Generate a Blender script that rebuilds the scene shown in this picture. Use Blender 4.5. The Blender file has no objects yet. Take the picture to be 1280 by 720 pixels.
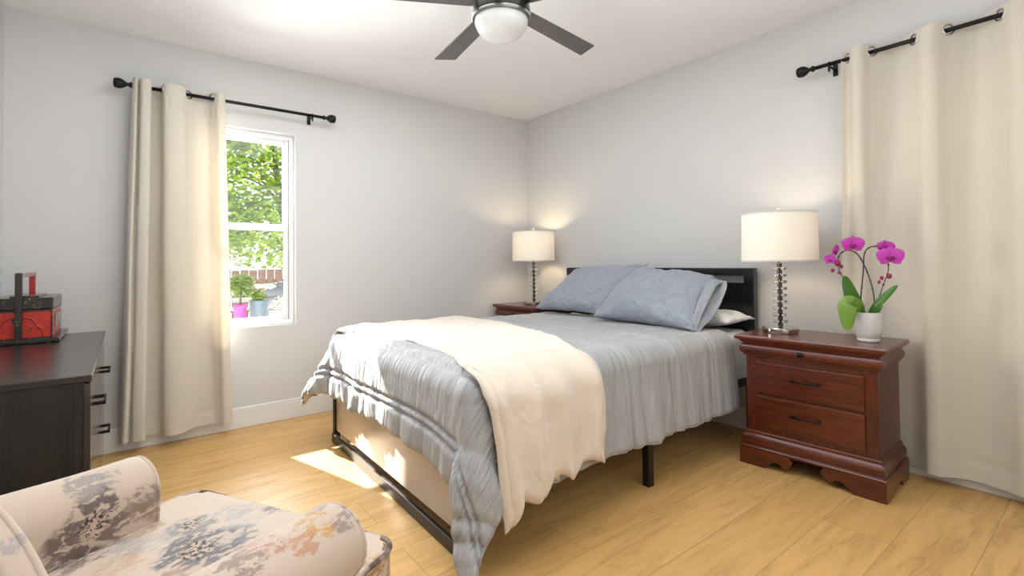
import bpy, bmesh, math, random
from mathutils import Vector, Matrix, noise
import numpy as np

random.seed(7)
sc = bpy.context.scene
COL = sc.collection
PI = math.pi
R = math.radians

# ------------------------------------------------------------------ camera
def make_camera():
    f, cyp, yaw, roll, pitch = 615.9, 317.2, 0.6670, -0.0114, 0.0178
    cam = bpy.data.cameras.new('camera')
    o = bpy.data.objects.new('camera', cam)
    COL.objects.link(o)
    fwd = Vector((math.sin(yaw), math.cos(yaw), 0))
    rt = Vector((math.cos(yaw), -math.sin(yaw), 0))
    up = Vector((0, 0, 1))
    cp, sp = math.cos(pitch), math.sin(pitch)
    fwd, up = fwd * cp + up * sp, up * cp - fwd * sp
    c, s = math.cos(roll), math.sin(roll)
    X = rt * c + up * s
    Y = up * c - rt * s
    Z = -fwd
    m = Matrix(((X.x, Y.x, Z.x, -3.0739), (X.y, Y.y, Z.y, -3.6625), (X.z, Y.z, Z.z, 1.0631), (0, 0, 0, 1)))
    o.matrix_world = m
    cam.sensor_fit = 'HORIZONTAL'
    cam.sensor_width = 36
    cam.lens = f * 36 / 1280
    cam.shift_y = -(360 - cyp) / 1280
    cam.clip_start = 0.02
    sc.camera = o
make_camera()

# ------------------------------------------------------------------ light
sc.view_settings.view_transform = 'Standard'
sc.view_settings.look = 'None'
sc.view_settings.exposure = 0.0
sc.view_settings.gamma = 1.0
sc.view_settings.use_curve_mapping = False

w = bpy.data.worlds.new('world')
sc.world = w
w.use_nodes = True
bg = w.node_tree.nodes['Background']
bg.inputs['Color'].default_value = (0.86, 0.93, 1.0, 1)
bg.inputs['Strength'].default_value = 2.2

def add_light(name, kind, loc, energy, color, direction=None, **kw):
    d = bpy.data.lights.new(name, kind)
    d.energy = energy
    d.color = color
    for k, v in kw.items():
        setattr(d, k, v)
    o = bpy.data.objects.new(name, d)
    COL.objects.link(o)
    o.location = loc
    if direction is not None:
        o.rotation_euler = Vector(direction).to_track_quat('-Z', 'Y').to_euler()
    return o

add_light('sun', 'SUN', (-4, 6, 6), 42.0, (1.0, 0.95, 0.87), (0.302, -1.0, -0.876), angle=R(0.6))
add_light('room_fill', 'AREA', (-2.1, -4.5, 1.7), 20, (0.95, 0.975, 1.0), (-0.1, 1.0, 0.0),
          shape='RECTANGLE', size=2.4, size_y=1.2)
add_light('overhead_fill', 'AREA', (-2.0, -1.9, 2.43), 40, (0.94, 0.97, 1.0), (0, 0, -1),
          shape='RECTANGLE', size=1.7, size_y=2.4)  # unseen downward fill added under the ceiling; the room has no such lamp
add_light('window_daylight', 'AREA', (-2.42, 0.20, 1.32), 62, (0.96, 0.985, 1.0), (0.0, -1, 0),
          shape='RECTANGLE', size=0.6, size_y=1.25)
add_light('side_window_daylight', 'AREA', (0.20, -3.5, 1.35), 4, (0.98, 0.98, 1.0), (-1, 0, 0),
          shape='RECTANGLE', size=1.1, size_y=1.25)

add_light('bounce_fill', 'AREA', (-2.7, -2.5, 0.95), 19, (0.94, 0.97, 1.0), (0.0, 0.0, 1.0),
          shape='RECTANGLE', size=1.5, size_y=2.6)  # added upward fill, unseen, brightens the room by way of the ceiling

# ------------------------------------------------------------------ helpers
ROOT = {}

def new_bm():
    return bmesh.new()

def merge(bm, tmp, mat=None):
    if mat is not None:
        bmesh.ops.transform(tmp, matrix=mat, verts=tmp.verts)
    vm = {}
    for v in tmp.verts:
        vm[v] = bm.verts.new(v.co)
    for f in tmp.faces:
        try:
            nf = bm.faces.new([vm[v] for v in f.verts])
            nf.smooth = f.smooth
        except ValueError:
            pass
    tmp.free()

def box(bm, lo, hi, bev=0.0, seg=2, mat=None):
    t = bmesh.new()
    x0, y0, z0 = lo
    x1, y1, z1 = hi
    vs = [t.verts.new(p) for p in ((x0, y0, z0), (x1, y0, z0), (x1, y1, z0), (x0, y1, z0),
                                   (x0, y0, z1), (x1, y0, z1), (x1, y1, z1), (x0, y1, z1))]
    for q in ((0, 3, 2, 1), (4, 5, 6, 7), (0, 1, 5, 4), (1, 2, 6, 5), (2, 3, 7, 6), (3, 0, 4, 7)):
        t.faces.new([vs[i] for i in q])
    if bev > 0:
        bmesh.ops.bevel(t, geom=list(t.edges), offset=bev, segments=seg, profile=0.5, affect='EDGES')
    merge(bm, t, mat)

def lathe(bm, prof, c=(0, 0, 0), seg=32, smooth=True, mat=None, cap=True):
    t = bmesh.new()
    rings = []
    for r, z in prof:
        if r < 1e-6:
            rings.append([t.verts.new((c[0], c[1], c[2] + z))])
        else:
            rings.append([t.verts.new((c[0] + r * math.cos(2 * PI * i / seg), c[1] + r * math.sin(2 * PI * i / seg), c[2] + z)) for i in range(seg)])
    for a, b in zip(rings, rings[1:]):
        for i in range(seg):
            j = (i + 1) % seg
            if len(a) == 1 and len(b) == 1:
                continue
            if len(a) == 1:
                f = t.faces.new((a[0], b[j], b[i]))
            elif len(b) == 1:
                f = t.faces.new((a[i], a[j], b[0]))
            else:
                f = t.faces.new((a[i], a[j], b[j], b[i]))
            f.smooth = smooth
    if cap:
        if len(rings[0]) > 1:
            t.faces.new(list(reversed(rings[0])))
        if len(rings[-1]) > 1:
            t.faces.new(rings[-1])
    merge(bm, t, mat)

def tube(bm, pts, r, seg=10, cap=True, smooth=True):
    pts = [Vector(p) for p in pts]
    rs = r if isinstance(r, (list, tuple)) else [r] * len(pts)
    t = bmesh.new()
    rings = []
    n = None
    for i, p in enumerate(pts):
        d = (pts[min(i + 1, len(pts) - 1)] - pts[max(i - 1, 0)]).normalized()
        if n is None:
            n = d.orthogonal().normalized()
        else:
            n = (n - d * n.dot(d)).normalized()
        b = d.cross(n)
        rings.append([t.verts.new(p + (n * math.cos(2 * PI * k / seg) + b * math.sin(2 * PI * k / seg)) * rs[i]) for k in range(seg)])
    for a, b in zip(rings, rings[1:]):
        for k in range(seg):
            f = t.faces.new((a[k], a[(k + 1) % seg], b[(k + 1) % seg], b[k]))
            f.smooth = smooth
    if cap:
        t.faces.new(list(reversed(rings[0])))
        t.faces.new(rings[-1])
    merge(bm, t)

def ring(bm, c, axis, R0, r, seg=24, k=8):
    axis = Vector(axis).normalized()
    u = axis.orthogonal().normalized()
    v = axis.cross(u)
    t = bmesh.new()
    rings = []
    for i in range(seg):
        a = 2 * PI * i / seg
        d = u * math.cos(a) + v * math.sin(a)
        cc = Vector(c) + d * R0
        rings.append([t.verts.new(cc + (d * math.cos(2 * PI * j / k) + axis * math.sin(2 * PI * j / k)) * r) for j in range(k)])
    for i in range(seg):
        a, b = rings[i], rings[(i + 1) % seg]
        for j in range(k):
            f = t.faces.new((a[j], a[(j + 1) % k], b[(j + 1) % k], b[j]))
            f.smooth = True
    merge(bm, t)

def grid(bm, fn, nu, nv, uvfn=None, smooth=True, keep=None):
    """fn(i/nu, j/nv) -> point; the uv layer stores uvfn"""
    lay = bm.loops.layers.uv.verify() if uvfn else None
    P = [[bm.verts.new(fn(i / nu, j / nv)) for j in range(nv + 1)] for i in range(nu + 1)]
    for i in range(nu):
        for j in range(nv):
            if keep and not keep((i + .5) / nu, (j + .5) / nv):
                continue
            f = bm.faces.new((P[i][j], P[i + 1][j], P[i + 1][j + 1], P[i][j + 1]))
            f.smooth = smooth
            if lay:
                for l, (a, b) in zip(f.loops, ((i, j), (i + 1, j), (i + 1, j + 1), (i, j + 1))):
                    l[lay].uv = uvfn(a / nu, b / nv)
    loose = [v for v in bm.verts if not v.link_faces]
    bmesh.ops.delete(bm, geom=loose, context='VERTS')

def prism(bm, outline, a, b, axis='y', bev=0.0):
    """outline in the two other axes, extruded from a to b along axis"""
    t = bmesh.new()
    def P(p, w_):
        if axis == 'x':
            return (w_, p[0], p[1])
        if axis == 'y':
            return (p[0], w_, p[1])
        return (p[0], p[1], w_)
    A = [t.verts.new(P(p, a)) for p in outline]
    B = [t.verts.new(P(p, b)) for p in outline]
    n = len(A)
    t.faces.new(A)
    t.faces.new(list(reversed(B)))
    for i in range(n):
        t.faces.new((A[i], B[i], B[(i + 1) % n], A[(i + 1) % n]))
    bmesh.ops.recalc_face_normals(t, faces=t.faces)
    if bev > 0:
        es = [e for e in t.edges if (e.calc_face_angle(0) > 0.6)]
        bmesh.ops.bevel(t, geom=es, offset=bev, segments=2, profile=0.5, affect='EDGES')
    merge(bm, t)

def loft_rects(bm, prof, x0, x1, y0, y1, back_flush=None, smooth=False):
    """prof: (offset, z); rectangles grown by offset; back_flush keeps x1 side fixed"""
    t = bmesh.new()
    loops = []
    for o, z in prof:
        xb = x1 if back_flush else x1 + o
        loops.append([t.verts.new(p) for p in ((x0 - o, y0 - o, z), (xb, y0 - o, z), (xb, y1 + o, z), (x0 - o, y1 + o, z))])
    for a, b in zip(loops, loops[1:]):
        for i in range(4):
            f = t.faces.new((a[i], a[(i + 1) % 4], b[(i + 1) % 4], b[i]))
            f.smooth = smooth
    t.faces.new(list(reversed(loops[0])))
    t.faces.new(loops[-1])
    merge(bm, t)

def ellipsoid(bm, c, rad, seg=16, rings_=10, mat=None):
    t = bmesh.new()
    bmesh.ops.create_uvsphere(t, u_segments=seg, v_segments=rings_, radius=1)
    for f in t.faces:
        f.smooth = True
    m = Matrix.Diagonal((*rad, 1))
    if mat is not None:
        m = mat @ m
    m = Matrix.Translation(Vector(c)) @ m
    merge(bm, t, m)

def link(o, parent=None):
    COL.objects.link(o)
    if parent is not None:
        o.parent = parent
        ROOT[o] = ROOT.get(parent, Vector((0, 0, 0)))
    return o

def tag(o, label=None, cat=None, group=None, kind=None):
    if label:
        o['label'] = label
    if cat:
        o['category'] = cat
    if group:
        o['group'] = group
    if kind:
        o['kind'] = kind
    return o

def thing(name, label, cat, loc=(0, 0, 0), group=None):
    o = bpy.data.objects.new(name, None)
    COL.objects.link(o)
    o.empty_display_size = 0.1
    o.location = loc
    ROOT[o] = Vector(loc)
    return tag(o, label, cat, group)

def obj(name, bm, mat, parent=None, label=None, cat=None, group=None, kind=None, recalc=True, shift=True, origin=None, autosm=None):
    """one mesh object; vertices are given in the frame of the thing's root before it was moved (world)"""
    if recalc:
        bmesh.ops.recalc_face_normals(bm, faces=bm.faces)
    if autosm is not None:
        for f in bm.faces:
            f.smooth = True
        for e in bm.edges:
            if len(e.link_faces) == 2 and e.calc_face_angle(0) > autosm:
                e.smooth = False
    off = ROOT.get(parent, Vector((0, 0, 0))) if parent is not None else Vector(origin or (0, 0, 0))
    if off.length > 0:
        bmesh.ops.translate(bm, vec=-off, verts=bm.verts)
    me = bpy.data.meshes.new(name)
    bm.to_mesh(me)
    bm.free()
    o = bpy.data.objects.new(name, me)
    if mat is not None:
        me.materials.append(mat)
    link(o, parent)
    if parent is None:
        o.location = off
        ROOT[o] = off
    return tag(o, label, cat, group, kind)

def struct(name, bm, mat, **k):
    return obj(name, bm, mat, kind='structure', **k)

def copy_tree(o, parent=None):
    c = o.copy()
    COL.objects.link(c)
    c.parent = parent
    for ch in list(o.children):
        copy_tree(ch, c)
    return c

def nz(p, s=1.0):
    return noise.noise(Vector(p) * s)

def smooth01(a, b, x):
    t = max(0.0, min(1.0, (x - a) / (b - a)))
    return t * t * (3 - 2 * t)

def catmull(pts, n):
    """dense Catmull-Rom through pts, n samples per span"""
    pts = [Vector(p) for p in pts]
    out = []
    for i in range(len(pts) - 1):
        p0 = pts[max(i - 1, 0)]; p1 = pts[i]; p2 = pts[i + 1]; p3 = pts[min(i + 2, len(pts) - 1)]
        for k in range(n):
            t = k / n
            out.append(0.5 * ((2 * p1) + (p2 - p0) * t + (2 * p0 - 5 * p1 + 4 * p2 - p3) * t * t + (3 * p1 - p0 - 3 * p2 + p3) * t ** 3))
    out.append(pts[-1])
    return out

# ------------------------------------------------------------------ materials
class NT:
    def __init__(s, name):
        s.m = bpy.data.materials.new(name)
        s.m.use_nodes = True
        s.t = s.m.node_tree
        s.b = s.t.nodes['Principled BSDF']
        s.out = s.t.nodes['Material Output']
    def n(s, typ, **k):
        x = s.t.nodes.new(typ)
        for a, b in k.items():
            setattr(x, a, b)
        return x
    def l(s, a, b):
        s.t.links.new(a, b)
    def val(s, sock, v):
        if isinstance(v, (int, float, tuple, list)):
            sock.default_value = v if not isinstance(v, (tuple, list)) or len(v) != 3 or sock.type != 'RGBA' else (*v, 1)
        else:
            s.l(v, sock)
    def math(s, op, a, b=0.0, clamp=False):
        x = s.n('ShaderNodeMath', operation=op, use_clamp=clamp)
        s.val(x.inputs[0], a); s.val(x.inputs[1], b)
        return x.outputs[0]
    def maprange(s, v, a, b, c=0.0, d=1.0, smooth=True):
        x = s.n('ShaderNodeMapRange', interpolation_type='SMOOTHSTEP' if smooth else 'LINEAR')
        s.val(x.inputs[0], v)
        for i, q in enumerate((a, b, c, d)):
            x.inputs[i + 1].default_value = q
        return x.outputs[0]
    def mix(s, fac, a, b, mode='MIX'):
        x = s.n('ShaderNodeMix', data_type='RGBA', blend_type=mode)
        s.val(x.inputs[0], fac); s.val(x.inputs[6], a); s.val(x.inputs[7], b)
        return x.outputs[2]
    def coords(s, kind='Object', scale=(1, 1, 1), rot=(0, 0, 0), loc=(0, 0, 0)):
        c = s.n('ShaderNodeTexCoord')
        mp = s.n('ShaderNodeMapping')
        s.l(c.outputs[kind], mp.inputs[0])
        mp.inputs['Scale'].default_value = scale
        mp.inputs['Rotation'].default_value = rot
        mp.inputs['Location'].default_value = loc
        return mp.outputs[0]
    def noise(s, vec, scale=5, detail=4, rough=0.5, dist=0.0):
        x = s.n('ShaderNodeTexNoise')
        s.l(vec, x.inputs['Vector'])
        x.inputs['Scale'].default_value = scale
        x.inputs['Detail'].default_value = detail
        x.inputs['Roughness'].default_value = rough
        x.inputs['Distortion'].default_value = dist
        return x
    def bump(s, h, strength=0.3, dist=0.01, prev=None):
        x = s.n('ShaderNodeBump')
        x.inputs['Strength'].default_value = strength
        x.inputs['Distance'].default_value = dist
        s.l(h, x.inputs['Height'])
        if prev is not None:
            s.l(prev, x.inputs['Normal'])
        return x.outputs[0]
    def set(s, **k):
        names = dict(color='Base Color', rough='Roughness', metal='Metallic', spec='Specular IOR Level', trans='Transmission Weight',
                     coat='Coat Weight', coat_rough='Coat Roughness', sheen='Sheen Weight', ior='IOR', normal='Normal', alpha='Alpha', sss='Subsurface Weight')
        for a, v in k.items():
            s.val(s.b.inputs[names[a]], v)
        return s.m

def plain(name, color, rough=0.5, metal=0.0, var=0.05, scale=20, bump=0.0, bscale=200, **k):
    q = NT(name)
    v = q.coords()
    n = q.noise(v, scale)
    dark = tuple(c * (1 - var) for c in color)
    lite = tuple(min(1, c * (1 + var)) for c in color)
    q.set(color=q.mix(n.outputs[0], dark, lite), rough=rough, metal=metal, **k)
    if bump > 0:
        q.set(normal=q.bump(q.noise(v, bscale, 2).outputs[0], bump, 0.002))
    return q.m

M = {}
M['wall'] = plain('wall_paint', (0.63, 0.632, 0.63), 0.75, var=0.01, bump=0.06, bscale=120)
M['ceiling'] = plain('ceiling_paint', (0.80, 0.815, 0.83), 0.85, var=0.01, bump=0.08, bscale=90)
M['trim'] = plain('white_trim', (0.80, 0.795, 0.785), 0.4, var=0.01)
M['vinyl'] = plain('window_vinyl', (0.82, 0.83, 0.84), 0.35, var=0.01)
M['alum'] = plain('window_track_grey', (0.38, 0.40, 0.43), 0.4, var=0.05)
M['black_metal'] = plain('black_metal', (0.006, 0.006, 0.008), 0.32, var=0.1, spec=0.4)
M['iron'] = plain('matte_black_iron', (0.004, 0.0035, 0.0035), 0.42, var=0.1, spec=0.3)
M['chrome'] = plain('chrome', (0.62, 0.60, 0.57), 0.08, 1.0, var=0.02)
M['steel'] = plain('brushed_steel', (0.55, 0.54, 0.53), 0.25, 1.0, var=0.03)
M['spacer'] = plain('dark_chrome', (0.10, 0.09, 0.085), 0.15, 1.0, var=0.05)
M['rim'] = plain('pewter', (0.22, 0.22, 0.21), 0.3, 1.0, var=0.03)
M['bronze'] = plain('dark_bronze', (0.045, 0.042, 0.036), 0.32, 0.85, var=0.1)
M['blade'] = plain('grey_blade', (0.085, 0.082, 0.08), 0.42, var=0.12, scale=6)
M['globe'] = plain('opal_glass', (0.60, 0.61, 0.61), 0.25, var=0.005, sss=0.0)
M['tv'] = plain('tv_plastic', (0.012, 0.012, 0.02), 0.25, var=0.05)
M['ceramic'] = plain('grey_white_ceramic', (0.60, 0.585, 0.555), 0.22, var=0.02, coat=0.4)
M['soil'] = plain('bark_soil', (0.055, 0.04, 0.025), 0.9, var=0.5, scale=60, bump=0.6, bscale=80)
M['stem'] = plain('orchid_stem', (0.045, 0.035, 0.022), 0.5, var=0.2)
M['bud'] = plain('orchid_bud', (0.30, 0.012, 0.085), 0.45, var=0.2, scale=60)
M['mattress'] = plain('white_cotton', (0.66, 0.66, 0.66), 0.85, var=0.02, bump=0.1, bscale=300)
M['panel'] = plain('taupe_panel', (0.52, 0.47, 0.42), 0.3, var=0.03, scale=3)
M['pillow_white'] = plain('pale_grey_cotton', (0.66, 0.67, 0.68), 0.85, var=0.02, bump=0.1, bscale=400)

def glass_mat(name, fac=0.06):
    q = NT(name)
    q.t.nodes.remove(q.b)
    tr = q.n('ShaderNodeBsdfTransparent')
    gl = q.n('ShaderNodeBsdfGlossy')
    gl.inputs['Roughness'].default_value = 0.02
    fr = q.n('ShaderNodeFresnel'); fr.inputs['IOR'].default_value = 1.45
    nn = q.noise(q.coords(), 1.5, 1)
    f2 = q.math('MULTIPLY', fr.outputs[0], q.maprange(nn.outputs[0], 0, 1, 0.9, 1.0))
    mx = q.n('ShaderNodeMixShader')
    q.l(f2, mx.inputs[0]); q.l(tr.outputs[0], mx.inputs[1]); q.l(gl.outputs[0], mx.inputs[2])
    q.l(mx.outputs[0], q.out.inputs[0])
    return q.m
M['glass'] = glass_mat('window_glass')

def acrylic_mat():
    q = NT('clear_acrylic')
    n = q.noise(q.coords(), 30)
    q.set(color=q.mix(n.outputs[0], (0.97, 0.97, 0.97), (1, 1, 1)), rough=0.03, trans=1.0, ior=1.45)
    return q.m
M['acrylic'] = acrylic_mat()

def wood_floor():
    q = NT('oak_plank_floor')
    v = q.coords('Object', loc=(0.31, 3.07, 0))
    br = q.n('ShaderNodeTexBrick')
    q.l(v, br.inputs['Vector'])
    br.offset = 0.37
    br.inputs['Scale'].default_value = 1.0
    br.inputs['Brick Width'].default_value = 1.42
    br.inputs['Row Height'].default_value = 0.2265
    br.inputs['Mortar Size'].default_value = 0.0011
    br.inputs['Mortar Smooth'].default_value = 0.3
    br.inputs['Color1'].default_value = (0.0, 0.0, 0.0, 1)
    br.inputs['Color2'].default_value = (1, 1, 1, 1)
    br.inputs['Bias'].default_value = 0.0
    sep = q.n('ShaderNodeSeparateColor'); q.l(br.outputs['Color'], sep.inputs[0])
    tone = sep.outputs[0]
    # grain: shifted per plank, stretched along the plank (x)
    cmb = q.n('ShaderNodeCombineXYZ')
    q.l(q.math('MULTIPLY', tone, 13.0), cmb.inputs[0]); q.l(q.math('MULTIPLY', tone, 7.0), cmb.inputs[1])
    add = q.n('ShaderNodeVectorMath', operation='ADD'); q.l(v, add.inputs[0]); q.l(cmb.outputs[0], add.inputs[1])
    mp = q.n('ShaderNodeMapping'); q.l(add.outputs[0], mp.inputs[0]); mp.inputs['Scale'].default_value = (1.1, 9.0, 1)
    g1 = q.noise(mp.outputs[0], 2.0, 5, 0.55, 1.0)
    mp2 = q.n('ShaderNodeMapping'); q.l(add.outputs[0], mp2.inputs[0]); mp2.inputs['Scale'].default_value = (4, 120.0, 1)
    g2 = q.noise(mp2.outputs[0], 2.0, 3, 0.6)
    # cathedral figure: contour lines of a smooth noise
    mp3 = q.n('ShaderNodeMapping'); q.l(add.outputs[0], mp3.inputs[0]); mp3.inputs['Scale'].default_value = (1.3, 6.0, 1)
    g3 = q.noise(mp3.outputs[0], 1.3, 2, 0.4, 0.4)
    w_ = q.math('SINE', q.math('MULTIPLY', g3.outputs[0], 75.0))
    fig = q.maprange(w_, 0.35, 1.0, 0, 1)
    where = q.maprange(g1.outputs[0], 0.45, 0.65, 0, 1)
    fig = q.math('MULTIPLY', fig, where)
    base = q.mix(tone, (0.64, 0.385, 0.135), (0.74, 0.46, 0.17))
    base = q.mix(q.maprange(g1.outputs[0], 0.35, 0.75), base, (0.56, 0.325, 0.115))
    base = q.mix(q.math('MULTIPLY', fig, 0.28), base, (0.36, 0.19, 0.07))
    base = q.mix(q.math('MULTIPLY', q.maprange(g2.outputs[0], 0.45, 0.8), 0.35), base, (0.42, 0.24, 0.10))
    base = q.mix(q.math('MULTIPLY', br.outputs['Fac'], 0.75), base, (0.20, 0.11, 0.05))
    q.set(color=base, rough=q.maprange(g1.outputs[0], 0.2, 0.8, 0.36, 0.46), spec=0.5)
    h = q.math('SUBTRACT', q.math('MULTIPLY', g2.outputs[0], 0.15), br.outputs['Fac'])
    q.set(normal=q.bump(h, 0.12, 0.0015))
    return q.m
M['floor'] = wood_floor()

def wood(name, c1, c2, rough=0.25, coat=0.5, scale=(6, 6, 60), stretch='z', bump=0.03, chips=False):
    q = NT(name)
    sc_ = {'x': (2, 22, 22), 'y': (22, 2, 22), 'z': (22, 22, 2)}[stretch]
    v = q.coords(scale=sc_)
    a = q.noise(v, 1.5, 6, 0.6, 1.2)
    v2 = q.coords(scale=tuple(s * 6 for s in sc_))
    b = q.noise(v2, 1.5, 3, 0.6)
    f = q.math('ADD', q.math('MULTIPLY', a.outputs[0], 0.7), q.math('MULTIPLY', b.outputs[0], 0.3))
    col = q.mix(q.maprange(f, 0.35, 0.65), c1, c2)
    if chips:
        vo = q.noise(q.coords(), 110, 1)
        vo2 = q.noise(q.coords(), 4, 1)
        msk = q.math('MULTIPLY', q.maprange(vo.outputs[0], 0.80, 0.82), q.maprange(vo2.outputs[0], 0.45, 0.55))
        col = q.mix(msk, col, (0.6, 0.5, 0.42))
    q.set(color=col, rough=rough, coat=coat, coat_rough=0.12)
    q.set(normal=q.bump(b.outputs[0], bump, 0.001))
    return q.m
M['cherry'] = wood('cherry_wood', (0.045, 0.0052, 0.0017), (0.120, 0.018, 0.0045), 0.32, 0.45, stretch='z', chips=True)
M['cherry_h'] = wood('cherry_wood_drawer', (0.050, 0.006, 0.002), (0.130, 0.021, 0.005), 0.32, 0.45, stretch='y', chips=True)
M['espresso'] = wood('black_brown_veneer', (0.005, 0.004, 0.0038), (0.017, 0.012, 0.010), 0.5, 0.05, stretch='z', bump=0.15)
M['espresso_top'] = wood('black_brown_veneer_top', (0.007, 0.0055, 0.005), (0.018, 0.013, 0.011), 0.30, 0.4, stretch='x', bump=0.06)
M['espresso_front'] = wood('black_brown_drawer_front', (0.012, 0.010, 0.009), (0.030, 0.024, 0.021), 0.20, 1.0, stretch='y', bump=0.03)
M['headboard'] = wood('black_lacquered_wood', (0.003, 0.0035, 0.005), (0.008, 0.008, 0.010), 0.24, 0.45, stretch='y', bump=0.04)

def fabric(name, color, weave=900, rough=0.9, sheen=0.2, var=0.06, bump=0.25, wr=0.0, trans=0.0, tcol=None):
    q = NT(name)
    v = q.coords()
    n = q.noise(v, 6, 4)
    n2 = q.noise(v, weave, 2, 0.6)
    f = q.math('ADD', q.math('MULTIPLY', n.outputs[0], 0.6), q.math('MULTIPLY', n2.outputs[0], 0.4))
    col = q.mix(f, tuple(c * (1 - var) for c in color), tuple(min(1, c * (1 + var)) for c in color))
    q.set(color=col, rough=rough, sheen=sheen)
    nrm = q.bump(n2.outputs[0], bump, 0.001)
    if wr > 0:
        nrm = q.bump(q.noise(v, 10, 5, 0.55, 1.8).outputs[0], wr, 0.025, nrm)
    q.set(normal=nrm)
    if trans > 0:
        tl = q.n('ShaderNodeBsdfTranslucent')
        q.val(tl.inputs['Color'], tcol or color)
        mx = q.n('ShaderNodeMixShader')
        mx.inputs[0].default_value = trans
        q.l(q.b.outputs[0], mx.inputs[1]); q.l(tl.outputs[0], mx.inputs[2])
        q.l(mx.outputs[0], q.out.inputs[0])
    return q.m
M['curtain'] = fabric('curtain_linen', (0.62, 0.58, 0.50), 700, 0.85, 0.15, 0.05, 0.3, 0.08, trans=0.06, tcol=(0.85, 0.66, 0.42))
M['shade'] = fabric('lampshade_linen', (0.80, 0.77, 0.70), 800, 0.9, 0.0, 0.03, 0.3, 0.0, trans=0.09, tcol=(0.95, 0.91, 0.83))
M['pillow'] = fabric('blue_grey_cotton', (0.30, 0.33, 0.385), 900, 0.75, 0.1, 0.05, 0.1, 0.8)
M['lining'] = fabric('comforter_lining', (0.60, 0.585, 0.56), 800, 0.9, 0.1, 0.03, 0.1, 0.2)
M['throw'] = fabric('cream_fleece', (0.71, 0.615, 0.505), 420, 0.95, 0.5, 0.08, 0.6, 0.3)

def comforter_mat():
    q = NT('grey_quilted_comforter')
    c = q.n('ShaderNodeUVMap')
    mp = q.n('ShaderNodeMapping'); q.l(c.outputs[0], mp.inputs[0]); mp.inputs['Scale'].default_value = (9.0, 42.0, 1)
    n = q.noise(mp.outputs[0], 1.0, 4, 0.55, 0.6)
    mp2 = q.n('ShaderNodeMapping'); q.l(c.outputs[0], mp2.inputs[0]); mp2.inputs['Scale'].default_value = (3.0, 14.0, 1)
    n2 = q.noise(mp2.outputs[0], 1.0, 3, 0.5, 0.8)
    n3 = q.noise(q.coords(), 700, 2)
    col = q.mix(n2.outputs[0], (0.36, 0.367, 0.378), (0.41, 0.417, 0.428))
    q.set(color=col, rough=0.62, sheen=0.15)
    b = q.bump(n.outputs[0], 0.9, 0.014)
    b = q.bump(n2.outputs[0], 0.75, 0.025, b)
    b = q.bump(n3.outputs[0], 0.08, 0.001, b)
    q.set(normal=b)
    return q.m
M['comforter'] = comforter_mat()

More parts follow.
